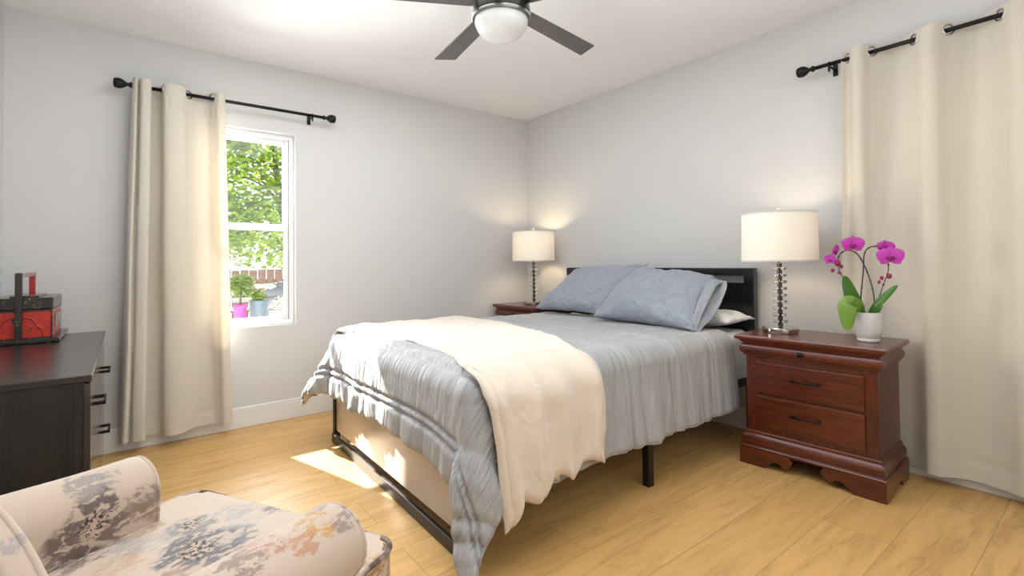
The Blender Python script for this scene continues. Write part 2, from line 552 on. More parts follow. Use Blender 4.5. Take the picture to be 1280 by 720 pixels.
def floral(name='floral_upholstery'):
    q = NT(name)
    v = q.coords()
    nA = q.noise(v, 9, 5, 0.6)
    nB = q.noise(v, 34, 4, 0.6)
    weave = q.noise(v, 800, 2, 0.6)
    # distorted coordinate
    sub = q.n('ShaderNodeVectorMath', operation='SUBTRACT'); q.l(nA.outputs['Color'], sub.inputs[0]); sub.inputs[1].default_value = (0.5, 0.5, 0.5)
    scl = q.n('ShaderNodeVectorMath', operation='SCALE'); q.l(sub.outputs[0], scl.inputs[0]); scl.inputs['Scale'].default_value = 0.10
    ad = q.n('ShaderNodeVectorMath', operation='ADD'); q.l(v, ad.inputs[0]); q.l(scl.outputs[0], ad.inputs[1])
    sub2 = q.n('ShaderNodeVectorMath', operation='SUBTRACT'); q.l(nB.outputs['Color'], sub2.inputs[0]); sub2.inputs[1].default_value = (0.5, 0.5, 0.5)
    scl2 = q.n('ShaderNodeVectorMath', operation='SCALE'); q.l(sub2.outputs[0], scl2.inputs[0]); scl2.inputs['Scale'].default_value = 0.05
    ad2 = q.n('ShaderNodeVectorMath', operation='ADD'); q.l(ad.outputs[0], ad2.inputs[0]); q.l(scl2.outputs[0], ad2.inputs[1])
    P = ad2.outputs[0]
    stk = q.n('ShaderNodeMapping'); q.l(v, stk.inputs[0]); stk.inputs['Scale'].default_value = (24, 42, 42); stk.inputs['Rotation'].default_value = (0.3, 0.5, 0.6)
    streak = q.noise(stk.outputs[0], 1.2, 4, 0.65, 0.5)
    base = q.mix(nA.outputs[0], (0.54, 0.43, 0.335), (0.60, 0.495, 0.40))
    base = q.mix(q.math('MULTIPLY', weave.outputs[0], 0.25), base, (0.45, 0.34, 0.25))
    flowers = [
        # centre, radius, colour, strength, dark eye
        ((0.050, 0.24, 0.510), 0.080, (0.125, 0.090, 0.085), 0.95, True),
        ((0.000, 0.24, 0.470), 0.060, (0.165, 0.110, 0.095), 0.7, False),
        ((0.100, 0.24, 0.475), 0.045, (0.20, 0.14, 0.12), 0.6, False),
        ((0.165, 0.24, 0.520), 0.045, (0.20, 0.14, 0.12), 0.75, False),
        ((0.155, 0.25, 0.470), 0.045, (0.26, 0.16, 0.11), 0.6, False),
        ((0.050, 0.265, 0.600), 0.045, (0.27, 0.24, 0.23), 0.8, False),
        ((0.090, 0.265, 0.600), 0.030, (0.27, 0.24, 0.23), 0.7, False),
        ((0.135, 0.015, 0.462), 0.095, (0.10, 0.105, 0.125), 0.92, True),
        ((0.205, 0.000, 0.462), 0.060, (0.15, 0.155, 0.175), 0.75, False),
        ((0.195, 0.140, 0.462), 0.062, (0.12, 0.13, 0.15), 0.75, True),
        ((0.290, 0.110, 0.462), 0.060, (0.30, 0.31, 0.33), 0.6, False),
        ((0.110, 0.165, 0.462), 0.060, (0.28, 0.29, 0.31), 0.5, False),
        ((0.040, 0.120, 0.462), 0.050, (0.50, 0.27, 0.12), 0.5, False),
        ((0.270, 0.030, 0.462), 0.050, (0.36, 0.37, 0.39), 0.4, False),
        ((0.050, -0.06, 0.462), 0.060, (0.36, 0.20, 0.16), 0.6, False),
        ((0.120, -0.335, 0.600), 0.040, (0.50, 0.27, 0.06), 0.85, False),
        ((0.075, -0.350, 0.598), 0.035, (0.45, 0.20, 0.10), 0.7, False),
        ((0.165, -0.360, 0.590), 0.035, (0.22, 0.16, 0.15), 0.75, False),
        ((0.150, -0.300, 0.605), 0.025, (0.25, 0.19, 0.18), 0.6, False),
        ((0.015, -0.315, 0.602), 0.038, (0.42, 0.20, 0.15), 0.75, False),
        ((-0.045, -0.340, 0.600), 0.050, (0.20, 0.13, 0.11), 0.7, False),
        ((0.275, -0.340, 0.385), 0.080, (0.36, 0.17, 0.04), 0.9, False),
        ((0.345, -0.190, 0.370), 0.070, (0.27, 0.15, 0.07), 0.8, False),
        ((0.345, 0.05, 0.370), 0.090, (0.15, 0.13, 0.14), 0.8, False),
        ((-0.29, -0.07, 0.70), 0.045, (0.17, 0.13, 0.12), 0.7, False),
        ((-0.28, -0.17, 0.66), 0.040, (0.40, 0.24, 0.10), 0.6, False),
        ((-0.255, -0.20, 0.725), 0.022, (0.30, 0.27, 0.28), 0.6, False),
    ]
    col = base
    for c, r, fc, st, eye in flowers:
        d = q.n('ShaderNodeVectorMath', operation='DISTANCE')
        q.l(P, d.inputs[0]); d.inputs[1].default_value = c
        m = q.maprange(d.outputs['Value'], r * 0.75, r * 1.05, 1, 0)
        sm = q.maprange(streak.outputs[0], 0.44, 0.53, 0.08, 1.0)
        m = q.math('MULTIPLY', q.math('MULTIPLY', m, sm), st)
        col = q.mix(m, col, fc)
        if eye:
            e = q.maprange(d.outputs['Value'], r * 0.32, r * 0.50, 1, 0)
            nC = q.noise(v, 110, 2, 0.6)
            sp = q.maprange(nC.outputs[0], 0.50, 0.56, 0.0, 1)
            col = q.mix(q.math('MULTIPLY', e, sp), col, (0.025, 0.022, 0.025))
            e2 = q.math('MULTIPLY', e, q.maprange(nC.outputs[0], 0.50, 0.44, 0, 1))
            col = q.mix(q.math('MULTIPLY', e2, 0.9), col, (0.50, 0.37, 0.27))
    q.set(color=col, rough=0.8, sheen=0.25)
    q.set(normal=q.bump(weave.outputs[0], 0.2, 0.001))
    return q.m
M['floral'] = floral()
def piping_mat():
    q = NT('patterned_piping')
    n = q.noise(q.coords(), 14, 2)
    q.set(color=q.mix(q.maprange(n.outputs[0], 0.52, 0.62), (0.46, 0.37, 0.29), (0.09, 0.065, 0.06)), rough=0.8)
    return q.m
M['piping'] = piping_mat()

def lacquer_mat():
    q = NT('red_lacquer')
    v = q.coords()
    n = q.noise(v, 34, 3, 0.6, 1.2)
    n2 = q.noise(v, 16, 2)
    col = q.mix(q.maprange(n.outputs[0], 0.3, 0.7), (0.42, 0.018, 0.008), (0.62, 0.035, 0.012))
    gold = q.math('MULTIPLY', q.maprange(n.outputs[0], 0.585, 0.61), q.maprange(n2.outputs[0], 0.48, 0.54))
    col = q.mix(gold, col, (0.035, 0.028, 0.010))
    q.set(color=col, rough=0.35, coat=0.15)
    return q.m
M['lacquer'] = lacquer_mat()
def black_gold():
    q = NT('black_gilt_lacquer')
    v = q.coords()
    n = q.noise(v, 45, 3, 0.6, 1.5)
    g = q.maprange(n.outputs[0], 0.60, 0.64)
    q.set(color=q.mix(g, (0.010, 0.007, 0.006), (0.22, 0.13, 0.03)), rough=0.3, coat=0.4)
    return q.m
M['black_gold'] = black_gold()
M['brass'] = plain('aged_metal_trim', (0.42, 0.40, 0.38), 0.3, 0.9, var=0.1)
M['red_plain'] = plain('red_paint', (0.42, 0.014, 0.010), 0.3, var=0.1, coat=0.4)

def leaf_mat(name, a, b, trans=0.25, rough=0.4):
    q = NT(name)
    n = q.noise(q.coords(), 8, 3)
    col = q.mix(n.outputs[0], a, b)
    q.set(color=col, rough=rough)
    tl = q.n('ShaderNodeBsdfTranslucent'); q.l(col, tl.inputs['Color'])
    mx = q.n('ShaderNodeMixShader'); mx.inputs[0].default_value = trans
    q.l(q.b.outputs[0], mx.inputs[1]); q.l(tl.outputs[0], mx.inputs[2]); q.l(mx.outputs[0], q.out.inputs[0])
    return q.m
M['orchid_leaf'] = leaf_mat('orchid_leaf', (0.035, 0.13, 0.014), (0.075, 0.22, 0.022), 0.15, 0.3)
M['orchid_leaf_pale'] = leaf_mat('orchid_leaf_pale', (0.14, 0.30, 0.03), (0.26, 0.42, 0.06), 0.25, 0.3)
M['petal'] = leaf_mat('orchid_petal', (0.52, 0.035, 0.43), (0.68, 0.085, 0.58), 0.3, 0.5)
M['petal_dark'] = leaf_mat('orchid_lip', (0.30, 0.008, 0.16), (0.42, 0.012, 0.22), 0.2, 0.5)
M['tree_leaf'] = leaf_mat('tree_leaf', (0.085, 0.19, 0.01), (0.28, 0.38, 0.03), 0.45, 0.5)
M['bush_leaf'] = leaf_mat('bush_leaf', (0.10, 0.20, 0.03), (0.26, 0.34, 0.08), 0.4, 0.5)
M['white_flower'] = leaf_mat('white_flower_bush', (0.45, 0.55, 0.30), (0.9, 0.9, 0.85), 0.4, 0.5)
M['bark'] = plain('bark', (0.10, 0.085, 0.08), 0.9, var=0.4, scale=25, bump=0.6, bscale=40)
M['fence'] = wood('weathered_fence', (0.16, 0.10, 0.08), (0.28, 0.19, 0.15), 0.85, 0.0, stretch='z', bump=0.2)
M['ground'] = plain('pale_paving', (0.52, 0.50, 0.47), 0.9, var=0.15, scale=4, bump=0.3, bscale=40)
M['pink_pot'] = plain('pink_glaze', (0.70, 0.05, 0.25), 0.4)
M['blue_pot'] = plain('slate_blue_glaze', (0.10, 0.15, 0.19), 0.5, var=0.2)
M['grey_pot'] = plain('grey_concrete', (0.42, 0.42, 0.42), 0.8, var=0.1)
M['grill'] = plain('grill_grey', (0.14, 0.15, 0.18), 0.5, var=0.1)
M['bench'] = plain('bench_grey', (0.42, 0.42, 0.42), 0.6, var=0.1)

# ------------------------------------------------------------------ room shell
XL, YF, H = -3.573, -4.75, 2.44
T = 0.14
WIN = (-2.75, -2.125, 0.652, 1.98)        # window_1 in the back wall: x0 x1 z0 z1
WIN2 = (-3.98, -2.92, 0.652, 1.98)        # window_2 in the right wall: y0 y1 z0 z1

b = new_bm(); box(b, (XL - T, YF - T, -0.12), (T, T, 0)); struct('floor', b, M['floor'])
b = new_bm(); box(b, (XL - T, YF - T, H), (T, T, H + 0.12)); struct('ceiling', b, M['ceiling'])
b = new_bm(); box(b, (XL - T, YF - T, 0), (XL, T, H)); struct('wall_left', b, M['wall'])
b = new_bm(); box(b, (XL, YF - T, 0), (0, YF, H)); struct('wall_front', b, M['wall'])

def wall_with_hole(axis, a0, a1, hole, name):
    h0, h1, z0, z1 = hole
    b = new_bm()
    def seg(p0, p1, q0, q1):
        if axis == 'x':
            box(b, (p0, 0, q0), (p1, T, q1))
        else:
            box(b, (0, p0, q0), (T, p1, q1))
    seg(a0, h0, 0, H); seg(h1, a1, 0, H); seg(h0, h1, 0, z0); seg(h0, h1, z1, H)
    return struct(name, b, M['wall'])
wall_with_hole('x', XL, T, WIN, 'wall_back')
wall_with_hole('y', YF - T, 0, WIN2, 'wall_right')

BBH, BBT = 0.135, 0.014
def baseboard(name, lo, hi):
    b = new_bm(); box(b, lo, hi, 0.004)
    struct(name, b, M['trim'])
baseboard('baseboard_back', (XL, -BBT, 0), (0, 0, BBH))
baseboard('baseboard_right', (-BBT, YF, 0), (0, -BBT, BBH))
baseboard('baseboard_left', (XL, YF, 0), (XL + BBT, -BBT, BBH))

def window(name, axis, hole):
    """white vinyl single-hung window set in its reveal"""
    a0, a1, z0, z1 = hole
    def bx(bm, p0, p1, d0, d1, q0, q1, bev=0.003):
        if axis == 'x':
            box(bm, (p0, d0, q0), (p1, d1, q1), bev)
        else:
            box(bm, (d0, p0, q0), (d1, p1, q1), bev)
    root = bpy.data.objects.new(name, None); COL.objects.link(root); root['kind'] = 'structure'
    ctr = ((a0 + a1) / 2, 0.06, z0) if axis == 'x' else (0.06, (a0 + a1) / 2, z0)
    root.location = ctr; ROOT[root] = Vector(ctr)
    zm = z0 + (z1 - z0) * 0.51
    fw = 0.030
    b = new_bm()
    bx(b, a0, a0 + fw, 0.05, 0.125, z0, z1); bx(b, a1 - fw, a1, 0.05, 0.125, z0, z1)
    bx(b, a0 + fw, a1 - fw, 0.05, 0.125, z0, z0 + fw); bx(b, a0 + fw, a1 - fw, 0.05, 0.125, z1 - fw, z1)
    obj('window_frame', b, M['vinyl'], root)
    b = new_bm()
    bx(b, a1 - fw - 0.008, a1 - fw, 0.06, 0.07, z0 + fw, z1 - fw, 0.001); bx(b, a0 + fw, a0 + fw + 0.008, 0.06, 0.07, z0 + fw, z1 - fw, 0.001)
    obj('window_track', b, M['alum'], root)
    for lab, q0, q1, d0 in (('lower', z0 + fw, zm + 0.02, 0.062), ('upper', zm - 0.02, z1 - fw, 0.095)):
        sw = 0.026
        p0, p1 = a0 + fw + 0.004, a1 - fw - 0.004
        b = new_bm()
        bx(b, p0, p0 + sw, d0, d0 + 0.026, q0, q1); bx(b, p1 - sw, p1, d0, d0 + 0.026, q0, q1)
        bx(b, p0 + sw, p1 - sw, d0, d0 + 0.026, q0, q0 + sw); bx(b, p0 + sw, p1 - sw, d0, d0 + 0.026, q1 - sw - 0.008, q1)
        s = obj('window_sash', b, M['vinyl'], root)
        b = new_bm(); bx(b, p0 + sw - 0.004, p1 - sw + 0.004, d0 + 0.010, d0 + 0.014, q0 + sw - 0.004, q1 - sw - 0.004, 0)
        obj('window_pane', b, M['glass'], s)
    b = new_bm()
    bx(b, (a0 + a1) / 2 - 0.03, (a0 + a1) / 2 + 0.03, 0.045, 0.066, zm + 0.008, zm + 0.022)
    obj('window_latch', b, M['vinyl'], root)
    return root
window('window_1', 'x', WIN)
window('window_2', 'y', WIN2)

# ------------------------------------------------------------------ bed
BX0, BX1, BY0, BY1 = -2.085, -0.075, -2.195, -0.645      # foot x, head x, right y, left y
def bed_frame():
    t = thing('bed_frame', 'black bed frame with slotted headboard under the grey comforter', 'bed', (-1.08, -1.42, 0))
    # headboard
    b = new_bm()
    y0, y1 = -2.222, -0.618
    for a, c in ((y0, y0 + 0.062), (y1 - 0.062, y1)):
        box(b, (-0.082, a, 0), (-0.032, c, 1.014), 0.004)
    box(b, (-0.082, y0 + 0.062, 0.966), (-0.032, y1 - 0.062, 1.014), 0.004)
    hb = obj('headboard', b, M['headboard'], t)
    b = new_bm(); box(b, (-0.072, y0 + 0.062, 0.36), (-0.042, y1 - 0.062, 0.925), 0.003)
    obj('headboard_panel', b, M['headboard'], hb)
    # foot end
    b = new_bm(); prism(b, [(-2.074, -0.68), (-2.062, -0.68), (-2.098, -2.165), (-2.110, -2.165)], 0.075, 0.36, 'z')
    obj('footboard_panel', b, M['panel'], t, label='taupe foot panel')
    b = new_bm()
    prism(b, [(-2.092, -0.645), (-2.074, -0.645), (-2.118, -2.165), (-2.136, -2.165)], 0.004, 0.052, 'z', 0.002)
    obj('foot_rail', b, M['black_metal'], t)
    for y in (-0.66, -2.16):
        b = new_bm(); xl = -2.086 if y > -1 else -2.128
        box(b, (xl, y - 0.016, 0.0), (xl + 0.036, y + 0.016, 0.36), 0.003)
        obj('leg', b, M['black_metal'], t)
    for (x, y) in ((-1.12, -2.205), (-1.12, -0.66)):
        b = new_bm(); box(b, (x - 0.02, y - 0.018, 0), (x + 0.02, y + 0.018, 0.33), 0.002)
        obj('leg', b, M['black_metal'], t)
    for y in (-2.19, -0.66):
        b = new_bm(); box(b, (-2.08, y - 0.016, 0.315), (-0.08, y + 0.016, 0.365), 0.003)
        obj('side_rail', b, M['black_metal'], t)
    for k in range(9):
        x = -1.95 + k * 0.22
        b = new_bm(); box(b, (x - 0.035, -2.18, 0.345), (x + 0.035, -0.67, 0.363), 0.002)
        obj('slat', b, M['black_metal'], t)
bed_frame()

def mattress():
    b = new_bm()
    box(b, (BX0 + 0.005, BY0 + 0.01, 0.366), (BX1 - 0.012, BY1 - 0.01, 0.615), 0.05, 5)
    obj('mattress', b, M['mattress'], label='thick white mattress lying on the black bed frame', cat='mattress', origin=(-1.08, -1.42, 0.366), autosm=0.6)
mattress()

TOP = 0.648
XF, YR, YLf = -2.02, -2.135, -0.715       # where the flat top ends and the edge starts to roll over
def drape(u, v, lift=0.0, r=0.085, flare=0.10, amp=1.0, seed=0.0, flare_c=0.16, xf=XF):
    """cloth coordinates (u along the bed, v across) -> point of a cloth lying over the bed"""
    du = max(0.0, xf - u)
    du *= 1 + 0.30 * smooth01(-1.75, -2.45, v)
    dr = max(0.0, YR - v)
    dl = max(0.0, v - YLf)
    dv = dr if dr > 0 else -dl
    d = math.hypot(du, dv)
    bx_, by_ = max(u, xf), min(max(v, YR), YLf)
    rr = r + lift
    if d < 1e-9:
        hump = 0.012 * nz((u * 3 + seed, v * 3, 1.7)) + 0.006 * nz((u * 9 + seed, v * 9, 4.1))
        return Vector((bx_, by_, TOP + lift + hump * amp))
    ang = math.atan2(abs(dv), du)
    corner = math.sin(2 * ang) if (du > 0 and abs(dv) > 0) else 0.0
    d2 = d * (1 + (0.10 if dv > 0 else -0.04) * corner)
    ox, oy = -du / d, (-1 if dv > 0 else 1) * abs(dv) / d
    # outward and downward
    arc = rr * PI / 2
    fl = flare + (flare_c if dv > 0 else 0.42) * corner
    if du == 0 and dl > 0:
        fl = 0.02
    if d2 < arc:
        out = rr * math.sin(d2 / rr); down = rr * (1 - math.cos(d2 / rr))
    else:
        e = d2 - arc
        out = rr + fl * e; down = rr + e * math.sqrt(1 - fl * fl)
    hang = smooth01(arc * 0.7, arc + 0.35, d2)
    # folds run down the hanging cloth, strongest at the hem
    amp_f = 0.3 if (du == 0 and dl > 0) else 1.0
    s_ = v if (du > 0 and abs(dv) == 0) else (u if du == 0 else (u + v) + ang * 0.10)
    fold = (0.55 * nz((s_ * 7.0 + seed, d * 0.8, 3.3)) + 0.45 * nz((s_ * 17.0 + seed, d * 1.5, 8.1))) * 0.050 * hang * amp * amp_f
    tw = 0.02 * nz((s_ * 5 + 9.1 + seed, 0.0, 0.4)) * hang * amp
    hump = (0.012 * nz((u * 3 + seed, v * 3, 1.7)) + 0.006 * nz((u * 9 + seed, v * 9, 4.1))) * (1 - hang) * amp
    p = Vector((bx_ + ox * (out + fold), by_ + oy * (out + fold), TOP + lift - down + hump))
    p.x += -oy * tw; p.y += ox * tw
    return p

HX, HR, HL = 0.395, 0.475, 0.43           # overhangs past the start of the roll: foot, right, left
SEAMS = [XF - HX + 0.115, XF - HX + 0.150, XF - 0.035, XF, XF + 0.34, XF + 0.375, XF + 0.70, XF + 0.735, XF + 1.06, XF + 1.095, XF + 1.42, XF + 1.455]
U0, U1 = XF - HX, -0.36
V0, V1 = YR - HR, YLf + HL
def puff(u, v):
    """quilting: seams across the bed every so often, gathered between them"""
    dd = min(abs(u - s) for s in SEAMS)
    h = 0.018 * (1 - math.exp(-(dd / 0.010) ** 2)) 
    # gathers perpendicular to the seams
    g = nz((u * 4.0, v * 26.0, 2.2)) * 0.6 + nz((u * 9.0, v * 60.0, 5.2)) * 0.4
    side = smooth01(YR + 0.02, YR - 0.10, v) * smooth01(XF - 0.12, XF + 0.02, u)
    g2 = nz((u * 24.0, v * 3.0, 6.6)) * 0.6 + nz((u * 50.0, v * 6.0, 1.4)) * 0.4
    g = g * (1 - side) + g2 * 0.55 * side
    h += 0.0042 * g * smooth01(0.0, 0.02, dd) 
    # hem edge
    e = min(u - U0, v - V0, V1 - v)
    h -= 0.012 * math.exp(-(e / 0.012) ** 2)
    return h
def hem_trim(u, v):
    """the right hem rises a little towards the pillows"""
    return v

def cloth_grid(fn, u0, u1, v0, v1, nu, nv, off, uvs=True):
    """evaluates fn and pushes every point along the surface normal by off(u, v)"""
    P = np.zeros((nu + 1, nv + 1, 3)); O = np.zeros((nu + 1, nv + 1))
    for i in range(nu + 1):
        for j in range(nv + 1):
            u = u0 + (u1 - u0) * i / nu; v = v0 + (v1 - v0) * j / nv
            P[i, j] = fn(u, v); O[i, j] = off(u, v)
    du = np.gradient(P, axis=0); dv = np.gradient(P, axis=1)
    N = np.cross(du, dv); N /= (np.linalg.norm(N, axis=2, keepdims=True) + 1e-9)
    if N[nu // 2, nv // 2, 2] < 0:
        N = -N
    return P + N * O[..., None]

def bm_from(P, uvfn=None, swap=None):
    b = new_bm()
    nu, nv = P.shape[0] - 1, P.shape[1] - 1
    lay = b.loops.layers.uv.verify()
    V = [[b.verts.new(P[i, j]) for j in range(nv + 1)] for i in range(nu + 1)]
    for i in range(nu):
        for j in range(nv):
            f = b.faces.new((V[i][j], V[i + 1][j], V[i + 1][j + 1], V[i][j + 1]))
            f.smooth = True
            if uvfn:
                sw = swap is not None and swap((i + .5) / nu, (j + .5) / nv)
                for l, (a, c) in zip(f.loops, ((i, j), (i + 1, j), (i + 1, j + 1), (i, j + 1))):
                    q = uvfn(a / nu, c / nv)
                    l[lay].uv = (q[1], q[0]) if sw else q
    return b

def comforter():
    t = thing('comforter', 'grey quilted comforter spread over the bed, its corners hanging to the floor', 'comforter', (-1.08, -1.42, 0.62))
    nu, nv = 260, 300
    f = lambda u, v: drape(u, v)
    P = cloth_grid(f, U0, U1, V0, V1, nu, nv, puff)
    P[..., 2] = np.maximum(P[..., 2], 0.012)
    b = bm_from(P, lambda a, c: (U0 + (U1 - U0) * a, V0 + (V1 - V0) * c),
                lambda a, c: V0 + (V1 - V0) * c < YR - 0.03 and U0 + (U1 - U0) * a > XF)
    o = obj('quilted_cover', b, M['comforter'], t, recalc=False)
    Q = cloth_grid(f, U0 + 0.004, U1, V0 + 0.004, V1 - 0.004, 95, 115, lambda u, v: -0.012 * smooth01(0, 0.03, min(u - U0, v - V0, V1 - v)) - 0.001)
    Q[..., 2] = np.maximum(Q[..., 2], 0.010)
    b = bm_from(Q)
    obj('lining', b, M['lining'], t, label='off-white lining', recalc=False)
comforter()

def sheet():
    """pale flat sheet seen at the head end of the right side"""
    t0 = -0.40; t1 = -0.10
    def f(u, v):
        p = drape(u, v, lift=-0.012, r=0.07, flare=0.05, amp=0.35, seed=5.0)
        return p
    P = cloth_grid(f, t0, t1, YR - 0.33, YLf + 0.2, 30, 150, lambda u, v: 0.004 * nz((u * 12, v * 12, 0.5)))
    b = bm_from(P)
    o = obj('flat_sheet', b, M['pillow_white'], label='pale grey sheet showing past the comforter beside the near nightstand', cat='sheet', origin=(-0.25, -1.42, 0.62), recalc=False)
    m = o.modifiers.new('thick', 'SOLIDIFY'); m.thickness = 0.003; m.offset = -1
sheet()

def throw_blanket():
    # cloth area given by its front and back edge (u) along v
    fr = [(-2.62, -2.03), (-2.45, -2.05), (-2.25, -2.075), (-2.10, -2.055), (-1.86, -1.955), (-1.41, -1.90), (-0.93, -1.93), (-0.74, -2.045), (-0.55, -2.06), (-0.40, -2.06)]
    bk = [(-2.62, -1.53), (-2.45, -1.52), (-2.25, -1.515), (-2.10, -1.50), (-1.86, -1.36), (-1.47, -1.255), (-1.06, -1.19), (-0.74, -1.20), (-0.55, -1.22), (-0.40, -1.22)]
    def itp(tab, v):
        return float(np.interp(v, [a for a, _ in tab], [c for _, c in tab]))
    va, vb = -2.66, -0.42
    nu, nv = 90, 240
    def point(s, v, lift):
        # ragged hem: front corner hangs lower
        t_ = 1 - smooth01(0.0, 0.5, (v - va) / 0.5)
        u = itp(fr, v) * (1 - s) + itp(bk, v) * s
        vv = v + t_ * (0.035 * s - 0.075 * math.exp(-(s / 0.10) ** 2) + 0.02 * math.sin(s * 17))
        p = drape(u, vv, lift=lift, r=0.10, flare=0.07, amp=0.35, seed=0.0, xf=XF - 0.055)
        hang = smooth01(-2.10, -2.35, vv)
        wv = 0.022 * math.sin(s * 24 + 2.4 * nz((s * 3, vv * 1.2, 0.2))) + 0.020 * nz((s * 9, vv * 1.5, 7.7))
        p.y -= hang * (wv * 0.9 + 0.024)
        p.x += hang * 0.012 * nz((s * 8, vv * 4, 1.1))
        return p
    def build(s0, s1, lift, base):
        P = np.zeros((nu + 1, nv + 1, 3))
        for i in range(nu + 1):
            s = s0 + (s1 - s0) * i / nu
            for j in range(nv + 1):
                v = va + (vb - va) * j / nv
                p = point(s, v, lift)
                e = min(i / nu * 0.6, (nu - i) / nu * 0.6, (v - va), (vb - v))
                rnd = 1 - math.exp(-(e / 0.012) ** 2)
                soft = 0.009 * nz((p.x * 7, p.y * 7, p.z * 5 + base)) + 0.005 * nz((p.x * 18, p.y * 18, p.z * 12 + base))
                n_ = Vector((0, 0, 1)) if v > YR + 0.02 else (Vector((0, -1, 0.3)).normalized())
                P[i, j] = p + n_ * (rnd * 0.016 + soft)
        return P
    t = thing('throw_blanket', 'cream fleece throw folded across the foot of the bed, spilling over its side', 'blanket', (-1.6, -1.42, 0.66))
    P = build(0.0, 1.0, 0.030, 0.0)
    b = bm_from(P)
    o = obj('blanket_fold', b, M['throw'], t, recalc=False)
    m = o.modifiers.new('thick', 'SOLIDIFY'); m.thickness = 0.014; m.offset = -1
    # second layer of the fold peeping out along the front edge
    fr[:] = [(a, c - 0.022) for a, c in fr]
    va2 = va
    P = build(0.0, 0.5, 0.018, 3.0)
    b = bm_from(P)
    o = obj('blanket_fold', b, M['throw'], t, recalc=False)
    m = o.modifiers.new('thick', 'SOLIDIFY'); m.thickness = 0.008; m.offset = -1
throw_blanket()

def pillow(label, mat, corners, T_, loc_group=None, seed=0.0, flap=False, name='pillow'):
    """corners: bottom-left, bottom-right, top-right, top-left as seen from the foot of the bed"""
    bl, br, tr, tl = [Vector(c) for c in corners]
    ctr = (bl + br + tr + tl) / 4
    nrm = ((br - bl).cross(tl - bl)).normalized()
    if nrm.x > 0 and abs(nrm.x) > 0.3:
        nrm = -nrm
    if nrm.z < 0 and abs(nrm.x) <= 0.3:
        nrm = -nrm
    n = 64
    base = thing(name, label, 'pillow', (ctr.x, ctr.y, min(c.z for c in (bl, br, tr, tl))), loc_group)
    b = new_bm()
    def pt(s, t, side):
        a, c = s * 2 - 1, t * 2 - 1
        # pinched edges between the corners
        a2 = a * (1 - 0.07 * (1 - c * c)); c2 = c * (1 - 0.09 * (1 - a * a))
        s2, t2 = (a2 + 1) / 2, (c2 + 1) / 2
        p = (bl * (1 - s2) + br * s2) * (1 - t2) + (tl * (1 - s2) + tr * s2) * t2
        th = max(0.0, (1 - abs(a) ** 2.6) * (1 - abs(c) ** 2.6)) ** 0.62
        edge = 1 - th
        def crease(x, y, k):
            return max(0.0, 1 - abs(nz((x, y, k))) * 3.2) ** 2
        wr = 0.030 * nz((a * 1.5 + seed, c * 1.7, side)) \
            + 0.018 * crease(a * 1.6 + c * 1.1 + seed, (c - a) * 0.8, side + 6) * (0.4 + edge) \
            + 0.009 * crease(a * 3 - c * 2 + seed, (c + a) * 1.2, side + 9) \
            + 0.004 * nz((a * 7 + c * 3 + seed, c * 6 - a * 2, side + 3))
        ruff = 0.016 * nz((a * 9 + seed, c * 9, 1.0)) * (edge ** 3)
        return p + nrm * (side * T_ * 0.5 * th + (wr * (0.35 + 0.65 * th) * (1 - (max(abs(a), abs(c)) ** 14)) if side > 0 else 0) + ruff)
    fr = [[b.verts.new(pt(i / n, j / n, 1)) for j in range(n + 1)] for i in range(n + 1)]
    bk = [[fr[i][j] if i in (0, n) or j in (0, n) else b.verts.new(pt(i / n, j / n, -1)) for j in range(n + 1)] for i in range(n + 1)]
    for g, fl in ((fr, False), (bk, True)):
        for i in range(n):
            for j in range(n):
                q = [g[i][j], g[i + 1][j], g[i + 1][j + 1], g[i][j + 1]]
                try:
                    f = b.faces.new(q[::-1] if fl else q); f.smooth = True
                except ValueError:
                    pass
    obj('pillowcase', b, mat, base)
    if flap:
        b = new_bm()
        wdir = (bl - br).normalized()
        def fp(s, t):
            ang = s * 2 * PI
            hgt = 0.105 * t * (0.75 + 0.35 * math.sin(s * 2 * PI + 2.2))
            cc = math.cos(ang); ss = math.sin(ang)
            e0 = bl * 0.5 + tl * 0.5 - wdir * 0.03
            half = (tl - bl).length / 2
            updir = (tl - bl).normalized()
            k = 0.86 + 0.06 * t
            wob = 0.012 * nz((s * 9 + seed, t * 2, 4.0)) * t
            p = e0 + updir * (cc * half * k) + nrm * (ss * (0.036 - 0.010 * t) + wob + 0.018 * nz((s * 5, t * 1.5, seed)) * t) + wdir * (hgt * (0.8 + 0.25 * nz((s * 4, 1, 1))))
            p.z -= (0.022 + 0.02 * nz((s * 6, 0.3, seed))) * t * t
            return p
        grid(b, fp, 64, 10)
        bmesh.ops.remove_doubles(b, verts=b.verts, dist=1e-5)
        o = obj('pillowcase_flap', b, mat, base)
        m = o.modifiers.new('thick', 'SOLIDIFY'); m.thickness = 0.002
    return base

GP = 'pillows against the headboard'
pillow('blue-grey pillow leaning on the headboard, the one nearer the corner lamp', M['pillow'],
       [(-0.47, -1.385, 0.690), (-0.48, -0.655, 0.690), (-0.15, -0.79, 1.000), (-0.12, -1.50, 1.045)], 0.19, seed=1.3, flap=True)
pillow('blue-grey pillow with open rumpled end, leaning nearer the tall bedside lamp', M['pillow'],
       [(-0.58, -2.13, 0.672), (-0.58, -1.36, 0.690), (-0.23, -1.46, 1.020), (-0.23, -2.07, 0.965)], 0.22, seed=4.1, flap=True)
pillow('pale grey pillow lying flat behind the front pillows at the headboard', M['pillow_white'],
       [(-0.34, -2.20, 0.700), (-0.34, -1.60, 0.700), (-0.10, -1.60, 0.715), (-0.10, -2.235, 0.715)], 0.10, seed=7.7)

